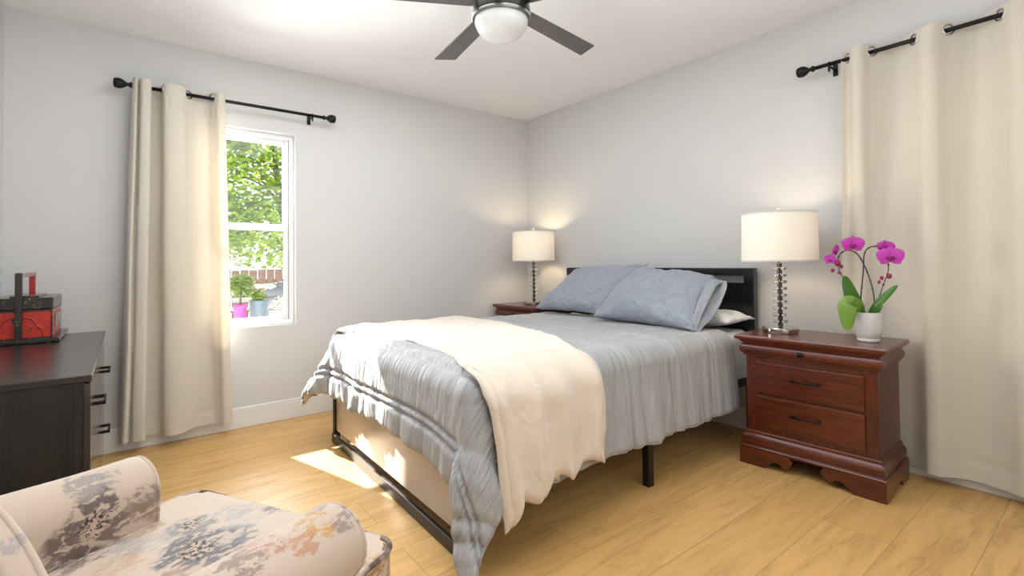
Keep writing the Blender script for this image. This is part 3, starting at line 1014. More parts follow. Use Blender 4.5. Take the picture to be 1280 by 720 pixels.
# ------------------------------------------------------------------ nightstands
def nightstand(label):
    t = thing('nightstand', label, 'nightstand', (0, 0, 0), 'matching cherry nightstands')
    hx, hy = 0.20, 0.317
    # bracket feet: two scrolled boards in front, one each side, back board
    b = new_bm()
    def scroll(sgn):
        o = [(-0.317, 0.0), (-0.195, 0.0), (-0.180, 0.012), (-0.165, 0.030), (-0.150, 0.040), (-0.130, 0.043), (-0.118, 0.040), (-0.110, 0.028), (-0.095, 0.024),
             (-0.078, 0.034), (-0.066, 0.050), (-0.062, 0.068), (-0.075, 0.082), (-0.085, 0.088), (-0.317, 0.088)]
        return [(sgn * y, z) for y, z in o]
    for s in (1, -1):
        prism(b, scroll(s), -hx, -hx + 0.022, 'x')
        o = [(-hx + 0.022, 0), (-0.085, 0), (-0.06, 0.03), (0.06, 0.03), (0.085, 0), (hx, 0), (hx, 0.088), (-hx + 0.022, 0.088)]
        prism(b, o, s * hy, s * (hy - 0.022), 'y')
    box(b, (hx - 0.02, -hy + 0.022, 0.01), (hx, hy - 0.022, 0.088))
    obj('bracket_base', b, M['cherry_h'], t)
    # ogee base moulding
    b = new_bm()
    prof = [(0.0, 0.086), (0.0, 0.095), (-0.004, 0.099), (-0.010, 0.100), (-0.012, 0.105), (-0.008, 0.112), (-0.006, 0.122), (-0.007, 0.134), (-0.012, 0.147), (-0.020, 0.156), (-0.024, 0.159), (-0.022, 0.161), (-0.022, 0.170), (-0.026, 0.174), (-0.034, 0.178)]
    loft_rects(b, prof, -hx, hx, -hy, hy, back_flush=True)
    obj('base_moulding', b, M['cherry_h'], t, autosm=0.55)
    # carcass with a recessed front
    b = new_bm()
    bx0, by = -hx + 0.030, hy - 0.030
    box(b, (bx0, -by, 0.176), (hx - 0.004, by, 0.566), 0.002)
    obj('carcass', b, M['cherry'], t)
    # drawers
    for z0, z1 in ((0.200, 0.362), (0.378, 0.534)):
        b = new_bm()
        box(b, (bx0 - 0.011, -0.238, z0), (bx0 + 0.004, 0.238, z1), 0.004)
        d = obj('drawer', b, M['cherry_h'], t)
        b = new_bm()
        zc = (z0 + z1) / 2 + 0.008
        xb = bx0 - 0.011
        tube(b, [(xb - 0.022, -0.066, zc), (xb - 0.022, 0.066, zc)], 0.0050, 8)
        for s in (-1, 1):
            tube(b, [(xb + 0.002, s * 0.056, zc), (xb - 0.022, s * 0.056, zc)], 0.0055, 8)
        obj('handle', b, M['iron'], d)
    # cove frieze = hidden top drawer
    b = new_bm()
    prof = [(-0.026, 0.562), (-0.020, 0.565), (-0.020, 0.572), (-0.012, 0.577), (-0.006, 0.588), (-0.005, 0.600), (-0.009, 0.612), (-0.016, 0.620), (-0.020, 0.626), (-0.014, 0.629), (-0.012, 0.634), (-0.004, 0.640), (-0.002, 0.646)]
    loft_rects(b, prof, -hx, hx, -hy, hy, back_flush=True)
    fz = obj('frieze_drawer', b, M['cherry_h'], t, autosm=0.55)
    b = new_bm()
    lathe(b, [(0.0, 0.0), (0.006, 0.0), (0.005, 0.012), (0.013, 0.018), (0.014, 0.024), (0.009, 0.029), (0.0, 0.030)], seg=20,
          mat=Matrix.Translation((-hx + 0.010, 0.012, 0.600)) @ Matrix.Rotation(-PI / 2, 4, 'Y'))
    obj('knob', b, M['iron'], fz)
    b = new_bm()
    loft_rects(b, [(0.0, 0.644), (0.010, 0.648), (0.013, 0.653), (0.013, 0.663), (0.008, 0.670)], -hx, hx, -hy, hy, back_flush=True)
    obj('top', b, M['cherry_h'], t)
    return t
ns1 = nightstand('reddish cherry nightstand standing under the tall lamp and orchid, fully in view')
ns2 = copy_tree(ns1)
ns1.location = (-0.302, -2.648, 0); ns1.rotation_euler.z = R(2.2)
ns2['label'] = 'reddish cherry nightstand mostly hidden behind the bed, in the room corner'
ns2.location = (-0.232, -0.322, 0); ns2.scale = (1, 0.885, 1.03)

# ------------------------------------------------------------------ lamps
def table_lamp(label):
    t = thing('table_lamp', label, 'lamp', (0, 0, 0), 'crystal column bedside lamps')
    b = new_bm(); lathe(b, [(0.0, 0.0), (0.086, 0.0), (0.088, 0.003), (0.088, 0.026), (0.085, 0.030), (0.0, 0.030)], seg=48)
    obj('base', b, M['chrome'], t, autosm=0.6)
    b = new_bm(); tube(b, [(0, 0, 0.03), (0, 0, 0.42)], 0.0045, 10)
    obj('rod', b, M['spacer'], t)
    n = 10
    pitch = 0.0355
    for k in range(n):
        z = 0.032 + k * pitch
        b = new_bm(); lathe(b, [(0.0, 0), (0.0125, 0), (0.0125, pitch - 0.0150), (0.0, pitch - 0.0150)], (0, 0, z), 20)
        obj('spacer', b, M['spacer'], t, autosm=0.6)
        b = new_bm(); lathe(b, [(0.006, 0.0), (0.034, 0.0), (0.036, 0.002), (0.036, 0.0125), (0.034, 0.0145), (0.006, 0.0145)], (0, 0, z + pitch - 0.0148), 32, cap=False)
        obj('crystal_disc', b, M['acrylic'], t, autosm=0.6)
    # shade: a drum with inner wall and hem bands
    zs0, zs1, r0, r1 = 0.382, 0.642, 0.186, 0.182
    b = new_bm()
    lathe(b, [(r0, zs0), (r1, zs1)], seg=64, cap=False)
    sh = obj('lamp_shade', b, M['shade'], t)
    for rr, z in ((r0 + 0.0012, zs0), (r1 + 0.0012, zs1 - 0.008)):
        b = new_bm()
        lathe(b, [(rr, z), (rr, z + 0.008)], seg=64, cap=False)
        obj('shade_hem', b, M['lining'], sh)
    b = new_bm()
    tube(b, [(0, 0, 0.42), (0, 0, 0.655)], 0.003, 8)
    for k in range(3):
        a = 2 * PI * k / 3
        tube(b, [(0, 0, 0.632), (r1 * math.cos(a), r1 * math.sin(a), 0.640)], 0.0018, 6)
    obj('shade_spider', b, M['steel'], t)
    b = new_bm(); ellipsoid(b, (0, 0, 0.662), (0.011, 0.011, 0.011))
    obj('finial', b, M['acrylic'], t)
    b = new_bm()
    lathe(b, [(0.0, 0.0), (0.013, 0.0), (0.014, 0.03), (0.028, 0.065), (0.026, 0.09), (0.0, 0.105)], (0, 0, 0.45), 20)
    obj('bulb', b, M['bulb'], t)
    return t
def bulb_mat():
    q = NT('lit_bulb')
    n = q.noise(q.coords(), 5, 1)
    q.set(color=q.mix(n.outputs[0], (1, 0.85, 0.65), (1, 0.88, 0.7)))
    q.b.inputs['Emission Color'].default_value = (1, 0.78, 0.5, 1)
    q.b.inputs['Emission Strength'].default_value = 3
    return q.m
M['bulb'] = bulb_mat()
lamp1 = table_lamp('larger-looking table lamp with clear disc column beside the orchid, cream drum shade')
lamp2 = copy_tree(lamp1)
lamp1.location = (-0.29, -2.462, 0.6705)
lamp2['label'] = 'far table lamp with clear disc column glowing in the room corner, white drum shade'
lamp2.location = (-0.245, -0.375, 0.6915)
LE = (4.2, 8.5)
for lm, e in zip((lamp1, lamp2), LE):
    c = lm.location
    add_light('lamp_light', 'POINT', (c.x, c.y, c.z + 0.53), e, (1.0, 0.76, 0.48), shadow_soft_size=0.05)

# ------------------------------------------------------------------ orchid
def orchid():
    t = thing('potted_orchid', 'potted magenta orchid with two arching stems on the near nightstand', 'plant', (0, 0, 0))
    S = 326.0
    def P(px, py, d=0.0):          # local x = away from the viewer's side, y = leftwards, z = up
        return Vector((d, -(px - 1090.5) / S * 0.97, (426.5 - py) / 263.0))
    b = new_bm()
    lathe(b, [(0.0, 0.0), (0.043, 0.0), (0.046, 0.003), (0.046, 0.012), (0.044, 0.016), (0.050, 0.028), (0.0545, 0.040), (0.0555, 0.060), (0.0555, 0.135), (0.0545, 0.138),
              (0.0515, 0.138), (0.0505, 0.130), (0.0505, 0.10), (0.0, 0.10)], seg=48)
    obj('pot', b, M['ceramic'], t, autosm=0.8)
    b = new_bm()
    grid(b, lambda s, q: Vector((0.0503 * q * math.cos(2 * PI * s), 0.0503 * q * math.sin(2 * PI * s), 0.126 + 0.008 * nz((math.cos(2 * PI * s) * q * 4, math.sin(2 * PI * s) * q * 4, 0)))), 32, 8)
    bmesh.ops.remove_doubles(b, verts=b.verts, dist=1e-4)
    obj('potting_bark', b, M['soil'], t)
    # stems
    def stem(pts, r0=0.0032, r1=0.0018):
        c = catmull(pts, 8)
        b = new_bm()
        n = len(c)
        tube(b, c, [r0 + (r1 - r0) * i / (n - 1) for i in range(n)], 8)
        for k in range(4, n, 7):
            ellipsoid(b, c[k], (0.0045, 0.0045, 0.0045), 8, 6)
        return obj('flower_stem', b, M['stem'], t)
    stem([P(1081, 394, 0.01), P(1082, 372, 0.005), P(1086, 340, 0), P(1088, 318, 0), P(1094, 310, 0), P(1103, 308.5, -0.005), P(1111, 313, -0.012), P(1117, 325, -0.015), P(1118, 338, -0.012), P(1113, 352, -0.008), P(1107, 368, 0.0), P(1102, 392, 0.01)])
    stem([P(1099, 393, -0.01), P(1099, 370, -0.01), P(1093, 345, -0.006), P(1084, 325, -0.004), P(1077, 316, -0.006), P(1067, 312.5, -0.008), P(1057, 316, -0.01), P(1052.5, 325, -0.012), P(1054, 338, -0.010), P(1060, 349, -0.006), P(1068, 366, 0.0), P(1078, 393, 0.005)])
    # leaves
    def leaf(base, tip, mid, width, mat, up, fold=0.25, droop=None):
        spine = catmull([base, mid, tip], 12)
        n = len(spine)
        b = new_bm()
        def fn(s, q):
            k = s * (n - 1); i = min(int(k), n - 2); fr_ = k - i
            p = spine[i].lerp(spine[i + 1], fr_)
            d = (spine[i + 1] - spine[i]).normalized()
            side = d.cross(Vector(up)).normalized()
            nn = side.cross(d).normalized()
            wd = width * 0.5 * (math.sin(PI * min(1, s * 0.93 + 0.07)) ** 0.6) * (1 if s < 0.985 else 0.3)
            a = (q - 0.5) * 2
            return p + side * (a * wd) + nn * (fold * wd * a * a)
        grid(b, fn, 30, 8)
        o = obj('leaf', b, mat, t)
        m = o.modifiers.new('thick', 'SOLIDIFY'); m.thickness = 0.0018
        return o
    leaf(P(1082, 392, 0.0), P(1061, 345, -0.015), P(1071, 372, -0.012), 0.060, M['orchid_leaf'], (-1, 0.1, 0.2))
    o = leaf(P(1084, 391, -0.012), P(1064, 412, -0.080), P(1066, 380, -0.062), 0.084, M['orchid_leaf_pale'], (-1, 0.1, 0.25), -0.12)
    o['label'] = 'pale drooping leaf'
    leaf(P(1093, 393, -0.01), P(1128.5, 356, -0.02), P(1107, 377, -0.03), 0.042, M['orchid_leaf'], (-0.7, 0.4, 0.6), 0.3)
    leaf(P(1084, 396, -0.01), P(1076, 374, -0.02), P(1079, 386, -0.02), 0.040, M['orchid_leaf'], (-1, 0.0, 0.2), 0.2)
    leaf(P(1097, 396, 0.0), P(1110, 382, 0.015), P(1103, 389, 0.01), 0.030, M['orchid_leaf'], (-0.6, 0.3, 0.8), 0.2)
    # flowers
    def flower(c, size, yaw, pitch_, mat=None):
        m = Matrix.Translation(c) @ Matrix.Rotation(yaw, 4, 'Z') @ Matrix.Rotation(pitch_, 4, 'Y')
        b = new_bm()
        def petal(ang, L_, W_, lift_):
            def fn(s, q):
                wd = W_ * (math.sin(PI * (0.06 + 0.90 * s)) ** 0.75)
                a = (q - 0.5) * 2
                y = a * wd; r = L_ * s
                x = -lift_ * math.sin(s * PI * 0.6) + 0.10 * L_ * a * a * s - 0.004
                yy = r * math.sin(ang) + y * math.cos(ang)
                zz = r * math.cos(ang) - y * math.sin(ang)
                return m @ Vector((x, yy, zz))
            grid(b, fn, 12, 8)
        for a, L_, W_, lf in ((0, 0.50, 0.19, 0.05), (R(125), 0.48, 0.18, 0.04), (R(-125), 0.48, 0.18, 0.04)):
            petal(a, L_ * size, W_ * size, lf * size)
        for a in (R(68), R(-68)):
            petal(a, 0.56 * size, 0.33 * size, 0.10 * size)
        fo = obj('flower', b, M['petal'], t, recalc=False)
        b = new_bm()
        ellipsoid(b, (0, 0, 0), (0.16 * size, 0.09 * size, 0.10 * size), 12, 8, None)
        for v in b.verts:
            v.co = m @ (v.co + Vector((-0.10 * size, 0, -0.06 * size)))
        n0 = len(b.verts)
        for s in (1, -1):
            ellipsoid(b, m @ Vector((-0.11 * size, s * 0.10 * size, -0.03 * size)), (0.07 * size, 0.05 * size, 0.08 * size), 10, 6)
        ellipsoid(b, m @ Vector((-0.16 * size, 0, -0.15 * size)), (0.05 * size, 0.06 * size, 0.09 * size), 10, 6)
        obj('flower_lip', b, M['petal_dark'], fo)
    flower(P(1073, 306, -0.022), 0.088, R(8), R(-5))
    flower(P(1047, 313, -0.015), 0.070, R(72), R(-12))
    flower(P(1041, 325, -0.028), 0.055, R(35), R(15))
    flower(P(1116.5, 309, -0.012), 0.070, R(-20), R(-25))
    flower(P(1121, 322, -0.034), 0.098, R(-8), R(2))
    def bud(c, r):
        b = new_bm(); ellipsoid(b, c, (r, r, r * 1.25), 12, 8); obj('bud', b, M['bud'], t)
    bud(P(1052, 328.5, -0.018), 0.0135)
    for px, py, r in ((1045, 338, 0.0085), (1053.5, 341, 0.006), (1119, 345, 0.0105), (1109.5, 347.5, 0.008), (1106, 352.5, 0.007), (1057, 333, 0.008)):
        bud(P(px, py, -0.012), r)
    t.location = (-0.295, -2.862, 0.6705)
    t.rotation_euler.z = R(16)
orchid()

# ------------------------------------------------------------------ curtains and rods
def curtain(label, axis, prof, zt, zb, crosses, bot, ncross, hem_var, lowfn=None):
    """prof: (along, out) path of the cloth at the top; out is the distance from the wall"""
    dense = catmull([Vector((a, o, 0)) for a, o in prof], 14)
    n = len(dense)
    cum = [0.0]
    for p, q in zip(dense, dense[1:]):
        cum.append(cum[-1] + (q - p).length)
    L_ = cum[-1]
    def prof_at(s):
        k = s * (n - 1); i = min(int(k), n - 2)
        return dense[i].lerp(dense[i + 1], k - i)
    ca = sum(p.x for p in dense) / n
    base = (ca, -0.09, zb) if axis == 'x' else (-0.09, ca, zb)
    t = thing('curtain', label, 'curtain', base)
    nu, nv = n * 2, 130
    def pt(s, q):
        p = prof_at(s)
        z0 = zb + hem_var * nz((s * 7, 3.3, 1.0))
        z = zt - (zt - z0) * q
        if q < 0.02:
            z += 0.004 * math.sin(s * 60)
        a = p.x; o = p.y
        a = a + bot(s) * q + 0.010 * nz((s * 9, q * 3, 2.0)) * q
        mean = 0.09
        amp = 1.0 - 0.25 * q + 0.5 * nz((s * 4, q * 1.3, 6.0)) * q
        o = mean + (o - mean) * amp + 0.012 * nz((s * 8, q * 3.5, 9.0)) * (0.15 + q)
        # top pocket gathers and stitched hem lines
        if 0.045 < q < 0.075:
            o += 0.002 * math.sin(s * 170)
        if abs(q - 0.958) < 0.006:
            o -= 0.003
        if lowfn:
            o = lowfn(a, z, o)
        o = max(0.018, o)
        return Vector((a, -o, z)) if axis == 'x' else Vector((-o, a, z))
    zr = RODZ
    cs = []
    for c in crosses:
        best = min(range(n), key=lambda i: abs(dense[i].x - c) + abs(dense[i].y - 0.09))
        cs.append(best / (n - 1))
    cps = [pt(s, (zt - zr) / (zt - zb)) for s in cs]
    def keep(s, q):
        p = pt(s, q)
        return all((p - c).length > 0.0235 for c in cps)
    b = new_bm(); grid(b, pt, nu, nv, keep=keep)
    o = obj('fabric', b, M['curtain'], t, recalc=False)
    for s, c in zip(cs, cps):
        d = (pt(min(1, s + 0.004), 0.03) - pt(max(0, s - 0.004), 0.03)).normalized()
        nrm = d.cross(Vector((0, 0, 1)))
        b = new_bm(); ring(b, c, nrm, 0.0235, 0.0045)
        obj('grommet', b, M['steel'], t)
    return t
RODZ = 2.112
C1 = [(-3.040, 0.09), (-3.032, 0.128), (-3.018, 0.138), (-3.006, 0.098), (-2.996, 0.140), (-2.962, 0.146), (-2.949, 0.125), (-2.955, 0.09), (-2.958, 0.05), (-2.940, 0.026), (-2.908, 0.028), (-2.893, 0.06), (-2.897, 0.09), (-2.888, 0.122), (-2.855, 0.132), (-2.80, 0.122), (-2.767, 0.09), (-2.72, 0.058),
      (-2.67, 0.056), (-2.641, 0.09), (-2.614, 0.130), (-2.585, 0.124), (-2.572, 0.10)]
curtain('gathered beige grommet curtain half covering the window left of the bed', 'x', C1, 2.148, 0.072, (-2.953, -2.897, -2.767, -2.641), lambda s: -0.055 * (1 - s) ** 2 + 0.040 * s * s, 4, 0.010)
ys = [-2.743, -2.849, -3.017, -3.145, -3.314, -3.45, -3.60, -3.74, -3.90, -4.03]
C2 = [(-2.715, 0.10)]
for i, (a, c) in enumerate(zip(ys, ys[1:])):
    C2.append((a, 0.09))
    o = 0.138 if i % 2 == 0 else 0.045
    C2 += [(a * 0.68 + c * 0.32, o), (a * 0.32 + c * 0.68, o)]
C2.append((ys[-1], 0.09))
def low2(a, z, o):
    # pressed back where the nightstand stands in front of it
    k = smooth01(0.85, 0.60, z) * smooth01(-3.04, -2.96, a)
    o = o * (1 - k) + min(o, 0.045 + 0.3 * (o - 0.09)) * k
    k2 = smooth01(1.9, 0.2, z) * 0.15
    return o * (1 - k2) + 0.065 * k2
curtain('wide beige grommet curtain hanging on the wall behind the orchid', 'y', C2, 2.150, 0.052, ys[:-1], lambda s: 0.03 * (1 - s), 6, 0.012, lowfn=low2)

def curtain_rod(label, axis, a0, a1, brackets):
    ctr = ((a0 + a1) / 2, -0.09, RODZ) if axis == 'x' else (-0.09, (a0 + a1) / 2, RODZ)
    t = thing('curtain_rod', label, 'curtain rod', ctr)
    W = (lambda a, o, z: Vector((a, -o, z))) if axis == 'x' else (lambda a, o, z: Vector((-o, a, z)))
    b = new_bm(); tube(b, [W(a0, 0.09, RODZ), W(a1, 0.09, RODZ)], 0.0105, 16)
    obj('rod', b, M['iron'], t)
    for a, s in ((a0, -1), (a1, 1)):
        rot = Matrix.Rotation(s * PI / 2, 4, 'Y') if axis == 'x' else Matrix.Rotation(-s * PI / 2, 4, 'X')
        b = new_bm()
        lathe(b, [(0.0105, -0.01), (0.016, -0.004), (0.016, 0.004), (0.010, 0.010), (0.010, 0.018), (0.022, 0.032), (0.029, 0.048), (0.030, 0.058), (0.027, 0.066), (0.029, 0.070), (0.024, 0.078), (0.0, 0.082)],
              seg=14, mat=Matrix.Translation(W(a, 0.09, RODZ)) @ rot)
        obj('finial', b, M['iron'], t, autosm=0.7)
    for a in brackets:
        b = new_bm()
        tube(b, [W(a, 0.0, RODZ - 0.012), W(a, 0.085, RODZ - 0.012)], 0.005, 8)
        lo, hi = W(a - 0.012, 0.004, RODZ - 0.045), W(a + 0.012, 0.0, RODZ + 0.02)
        box(b, [min(x, y) for x, y in zip(lo, hi)], [max(x, y) for x, y in zip(lo, hi)], 0.001)
        ring(b, W(a, 0.09, RODZ), W(1, 0, 0) - W(0, 0, 0), 0.012, 0.0035, 16, 6)
        lo, hi = W(a - 0.005, 0.098, RODZ - 0.040), W(a + 0.005, 0.088, RODZ - 0.010)
        box(b, [min(x, y) for x, y in zip(lo, hi)], [max(x, y) for x, y in zip(lo, hi)], 0.001)
        obj('bracket', b, M['iron'], t)
curtain_rod('thin black curtain rod with knob finials above the window left of the bed', 'x', -3.045, -1.955, (-2.035,))
curtain_rod('black curtain rod with knob finial high above the near nightstand', 'y', -4.06, -2.575, (-2.655,))

# ------------------------------------------------------------------ ceiling fan
def fan():
    cx, cy = -1.796, -1.984
    t = thing('ceiling_fan', 'five-bladed dark ceiling fan with frosted white light bowl', 'ceiling fan', (cx, cy, H))
    b = new_bm(); lathe(b, [(0.0, 2.44), (0.075, 2.44), (0.078, 2.425), (0.06, 2.39), (0.02, 2.37), (0.02, 2.30), (0.0, 2.30)], (cx, cy, 0), 32); obj('canopy', b, M['bronze'], t, autosm=0.7)
    b = new_bm(); lathe(b, [(0.0, 2.31), (0.06, 2.305), (0.121, 2.27), (0.127, 2.25), (0.127, 2.13), (0.124, 2.118), (0.0, 2.118)], (cx, cy, 0), 48); obj('motor_housing', b, M['bronze'], t, autosm=0.7)
    b = new_bm(); lathe(b, [(0.114, 2.120), (0.1265, 2.120), (0.1275, 2.114), (0.125, 2.107), (0.115, 2.107), (0.112, 2.112)], (cx, cy, 0), 48); obj('light_rim', b, M['rim'], t, autosm=0.8)
    b = new_bm()
    prof = [(0.0, 2.116), (0.115, 2.116)] + [(0.115 * math.cos(a) ** 0.65, 2.106 - 0.077 * math.sin(a)) for a in [R(k * 9) for k in range(0, 10)]] + [(0.0, 2.029)]
    lathe(b, prof, (cx, cy, 0), 48); obj('light_bowl', b, M['globe'], t, label='frosted white bowl')
    for k in range(5):
        a = R(80.7 - 72 * k)
        m = Matrix.Translation((cx, cy, 2.182)) @ Matrix.Rotation(a, 4, 'Z')
        b = new_bm()
        tw = Matrix.Translation((0, 0, 0)) @ Matrix.Rotation(R(-3), 4, 'X')
        # blade: tapered board with an angled tip and chamfered long edges
        o = [(0.115, -0.043), (0.640, -0.052), (0.676, 0.059), (0.115, 0.043)]
        t2 = bmesh.new()
        lo = [t2.verts.new((x, y, -0.0035)) for x, y in o]; hi = [t2.verts.new((x, y, 0.0035)) for x, y in o]
        t2.faces.new(lo[::-1]); t2.faces.new(hi)
        for i in range(4):
            t2.faces.new((lo[i], lo[(i + 1) % 4], hi[(i + 1) % 4], hi[i]))
        bmesh.ops.bevel(t2, geom=[e for e in t2.edges], offset=0.002, segments=2, affect='EDGES')
        merge(b, t2, m @ tw)
        bl = obj('blade', b, M['blade'], t)
        b = new_bm(); box(b, (0.10, -0.028, 0.004), (0.21, 0.028, 0.010), 0.002, mat=m @ tw)
        obj('blade_iron', b, M['bronze'], bl)
fan()

# ------------------------------------------------------------------ dresser
def dresser():
    x0, x1, y0, y1, zt = -3.555, -3.175, -1.60, -0.215, 0.722
    t = thing('dresser', 'black-brown wooden dresser with horizontal bar pulls, below the wall television', 'dresser', ((x0 + x1) / 2, (y0 + y1) / 2, 0))
    b = new_bm()
    box(b, (x0, y0 + 0.006, 0.0), (x1 - 0.022, y0 + 0.024, zt - 0.022), 0.0015)
    obj('side_panel', b, M['espresso'], t)
    b = new_bm(); box(b, (x0, y1 - 0.024, 0.0), (x1 - 0.022, y1 - 0.006, zt - 0.022), 0.0015)
    obj('side_panel', b, M['espresso'], t)
    for a, c in ((y0 + 0.005, y0 + 0.028), (y1 - 0.028, y1 - 0.005)):
        b = new_bm(); box(b, (x1 - 0.022, a, 0.0), (x1 + 0.0, c, zt - 0.022), 0.0015)
        obj('front_post', b, M['espresso'], t)
    b = new_bm(); box(b, (x0, y0, zt - 0.022), (x1 + 0.022, y1, zt), 0.003); obj('top', b, M['espresso_top'], t)
    b = new_bm()
    box(b, (x0, y0 + 0.024, 0.05), (x0 + 0.008, y1 - 0.024, zt - 0.022)); box(b, (x0 + 0.008, y0 + 0.024, 0.06), (x1 - 0.03, y1 - 0.024, 0.078))
    ym = (y0 + y1) / 2
    box(b, (x0 + 0.008, ym - 0.009, 0.078), (x1 - 0.01, ym + 0.009, zt - 0.022))
    box(b, (x1 - 0.055, y0 + 0.024, 0.0), (x1 - 0.035, y1 - 0.024, 0.06))
    obj('carcass', b, M['espresso'], t)
    for ya, yb in ((y0 + 0.010, ym - 0.002), (ym + 0.002, y1 - 0.010)):
        for za, zb in ((0.072, 0.409), (0.420, 0.694)):
            b = new_bm(); box(b, (x1 - 0.0, ya, za), (x1 + 0.018, yb, zb), 0.0015)
            d = obj('drawer', b, M['espresso_front'], t)
            zc = (za + zb) / 2 + (0.012 if za > 0.3 else 0.045); yc = (ya + yb) / 2; xf = x1 + 0.018
            b = new_bm()
            box(b, (xf + 0.024, yc - 0.066, zc - 0.006), (xf + 0.032, yc + 0.066, zc + 0.006), 0.001)
            for s in (-1, 1):
                box(b, (xf - 0.001, yc + s * 0.060 - 0.006, zc - 0.006), (xf + 0.026, yc + s * 0.060 + 0.006, zc + 0.006), 0.001)
            obj('handle', b, M['iron'], d)
dresser()

def basket():
    z = 0.7225
    x0, x1, y0, y1 = -3.555, -3.308, -0.575, -0.135
    t = thing('lacquer_box', 'red and black lacquered box with tall carrying handle on the dresser', 'box', ((x0 + x1) / 2, (y0 + y1) / 2, z))
    b = new_bm(); box(b, (x0, y0, z), (x1, y1, z + 0.020), 0.004); tr = obj('tray_base', b, M['black_gold'], t)
    b = new_bm(); box(b, (x1 - 0.004, y0 + 0.004, z + 0.004), (x1 + 0.001, y1 - 0.004, z + 0.018), 0.001); obj('edge_trim', b, M['brass'], tr)
    bx0, bx1, by0, by1 = x0 + 0.024, x1 - 0.026, y0 + 0.024, y1 - 0.024
    b = new_bm(); box(b, (bx0, by0, z + 0.019), (bx1, by1, z + 0.150), 0.003); body = obj('body', b, M['lacquer'], t)
    b = new_bm()
    # black outlines framing the panel, with an arched cloud moulding either side of the post
    box(b, (bx1 - 0.006, by0 - 0.002, z + 0.019), (bx1 + 0.001, by0 + 0.004, z + 0.150), 0.001)
    box(b, (bx0, by0 - 0.003, z + 0.143), (bx1 + 0.002, by1, z + 0.151), 0.001)
    box(b, (bx0, by0 - 0.002, z + 0.019), (bx1, by0 + 0.002, z + 0.026), 0.001)
    obj('black_border', b, M['black_gold'], body)
    b = new_bm()
    for s in (1, -1):
        pts = [(0.016, 0.112), (0.036, 0.112), (0.052, 0.096), (0.056, 0.078), (0.074, 0.066), (0.080, 0.046), (0.080, 0.030)]
        tube(b, catmull([Vector((-3.444 + s * a, by0 - 0.002, z + q)) for a, q in pts], 6), 0.0035, 8)
    obj('cloud_moulding', b, M['red_plain'], body)
    b = new_bm(); box(b, (bx0 - 0.003, by0 - 0.003, z + 0.152), (bx1 + 0.003, by1 + 0.003, z + 0.205), 0.004); obj('lid', b, M['black_gold'], t)
    b = new_bm(); box(b, (bx0 + 0.05, by0 + 0.05, z + 0.203), (bx1 - 0.05, by1 - 0.05, z + 0.212), 0.003); obj('lid_panel', b, M['black_gold'], t)
    for y in (y0 + 0.010, y1 - 0.010):
        b = new_bm(); box(b, (-3.456, y - 0.010, z + 0.018), (-3.432, y + 0.010, z + 0.318), 0.003)
        obj('handle_post', b, M['black_gold'] if y < -0.4 else M['red_plain'], t)
    b = new_bm()
    box(b, (-3.452, y0 + 0.02, z + 0.298), (-3.436, y1 - 0.02, z + 0.316), 0.004)
    obj('handle_bar', b, M['red_plain'], t)
    for y in (y0 + 0.06, y1 - 0.06):
        b = new_bm()
        box(b, (-3.4545, y - 0.025, z + 0.300), (-3.4335, y + 0.025, z + 0.319), 0.002)
        obj('handle_fitting', b, M['brass'], t)
    b = new_bm(); box(b, (bx1, by0 + 0.10, z + 0.060), (bx1 + 0.010, by1 - 0.10, z + 0.125), 0.002); obj('lock_plate', b, M['brass'], t)
basket()

def tv():
    t = thing('television', 'flat black television on the left wall, only its edge in view', 'television', (-3.545, -1.05, 1.25))
    b = new_bm(); box(b, (-3.55, -1.62, 1.252), (-3.523, -0.50, 1.895), 0.004); obj('screen_body', b, M['tv'], t)
    b = new_bm(); box(b, (-3.523, -1.61, 1.262), (-3.520, -0.51, 1.885), 0.001); obj('screen', b, M['tv'], t)
    b = new_bm(); box(b, (XL, -1.25, 1.45), (-3.55, -0.87, 1.70), 0.002); obj('wall_mount', b, M['iron'], t)
tv()

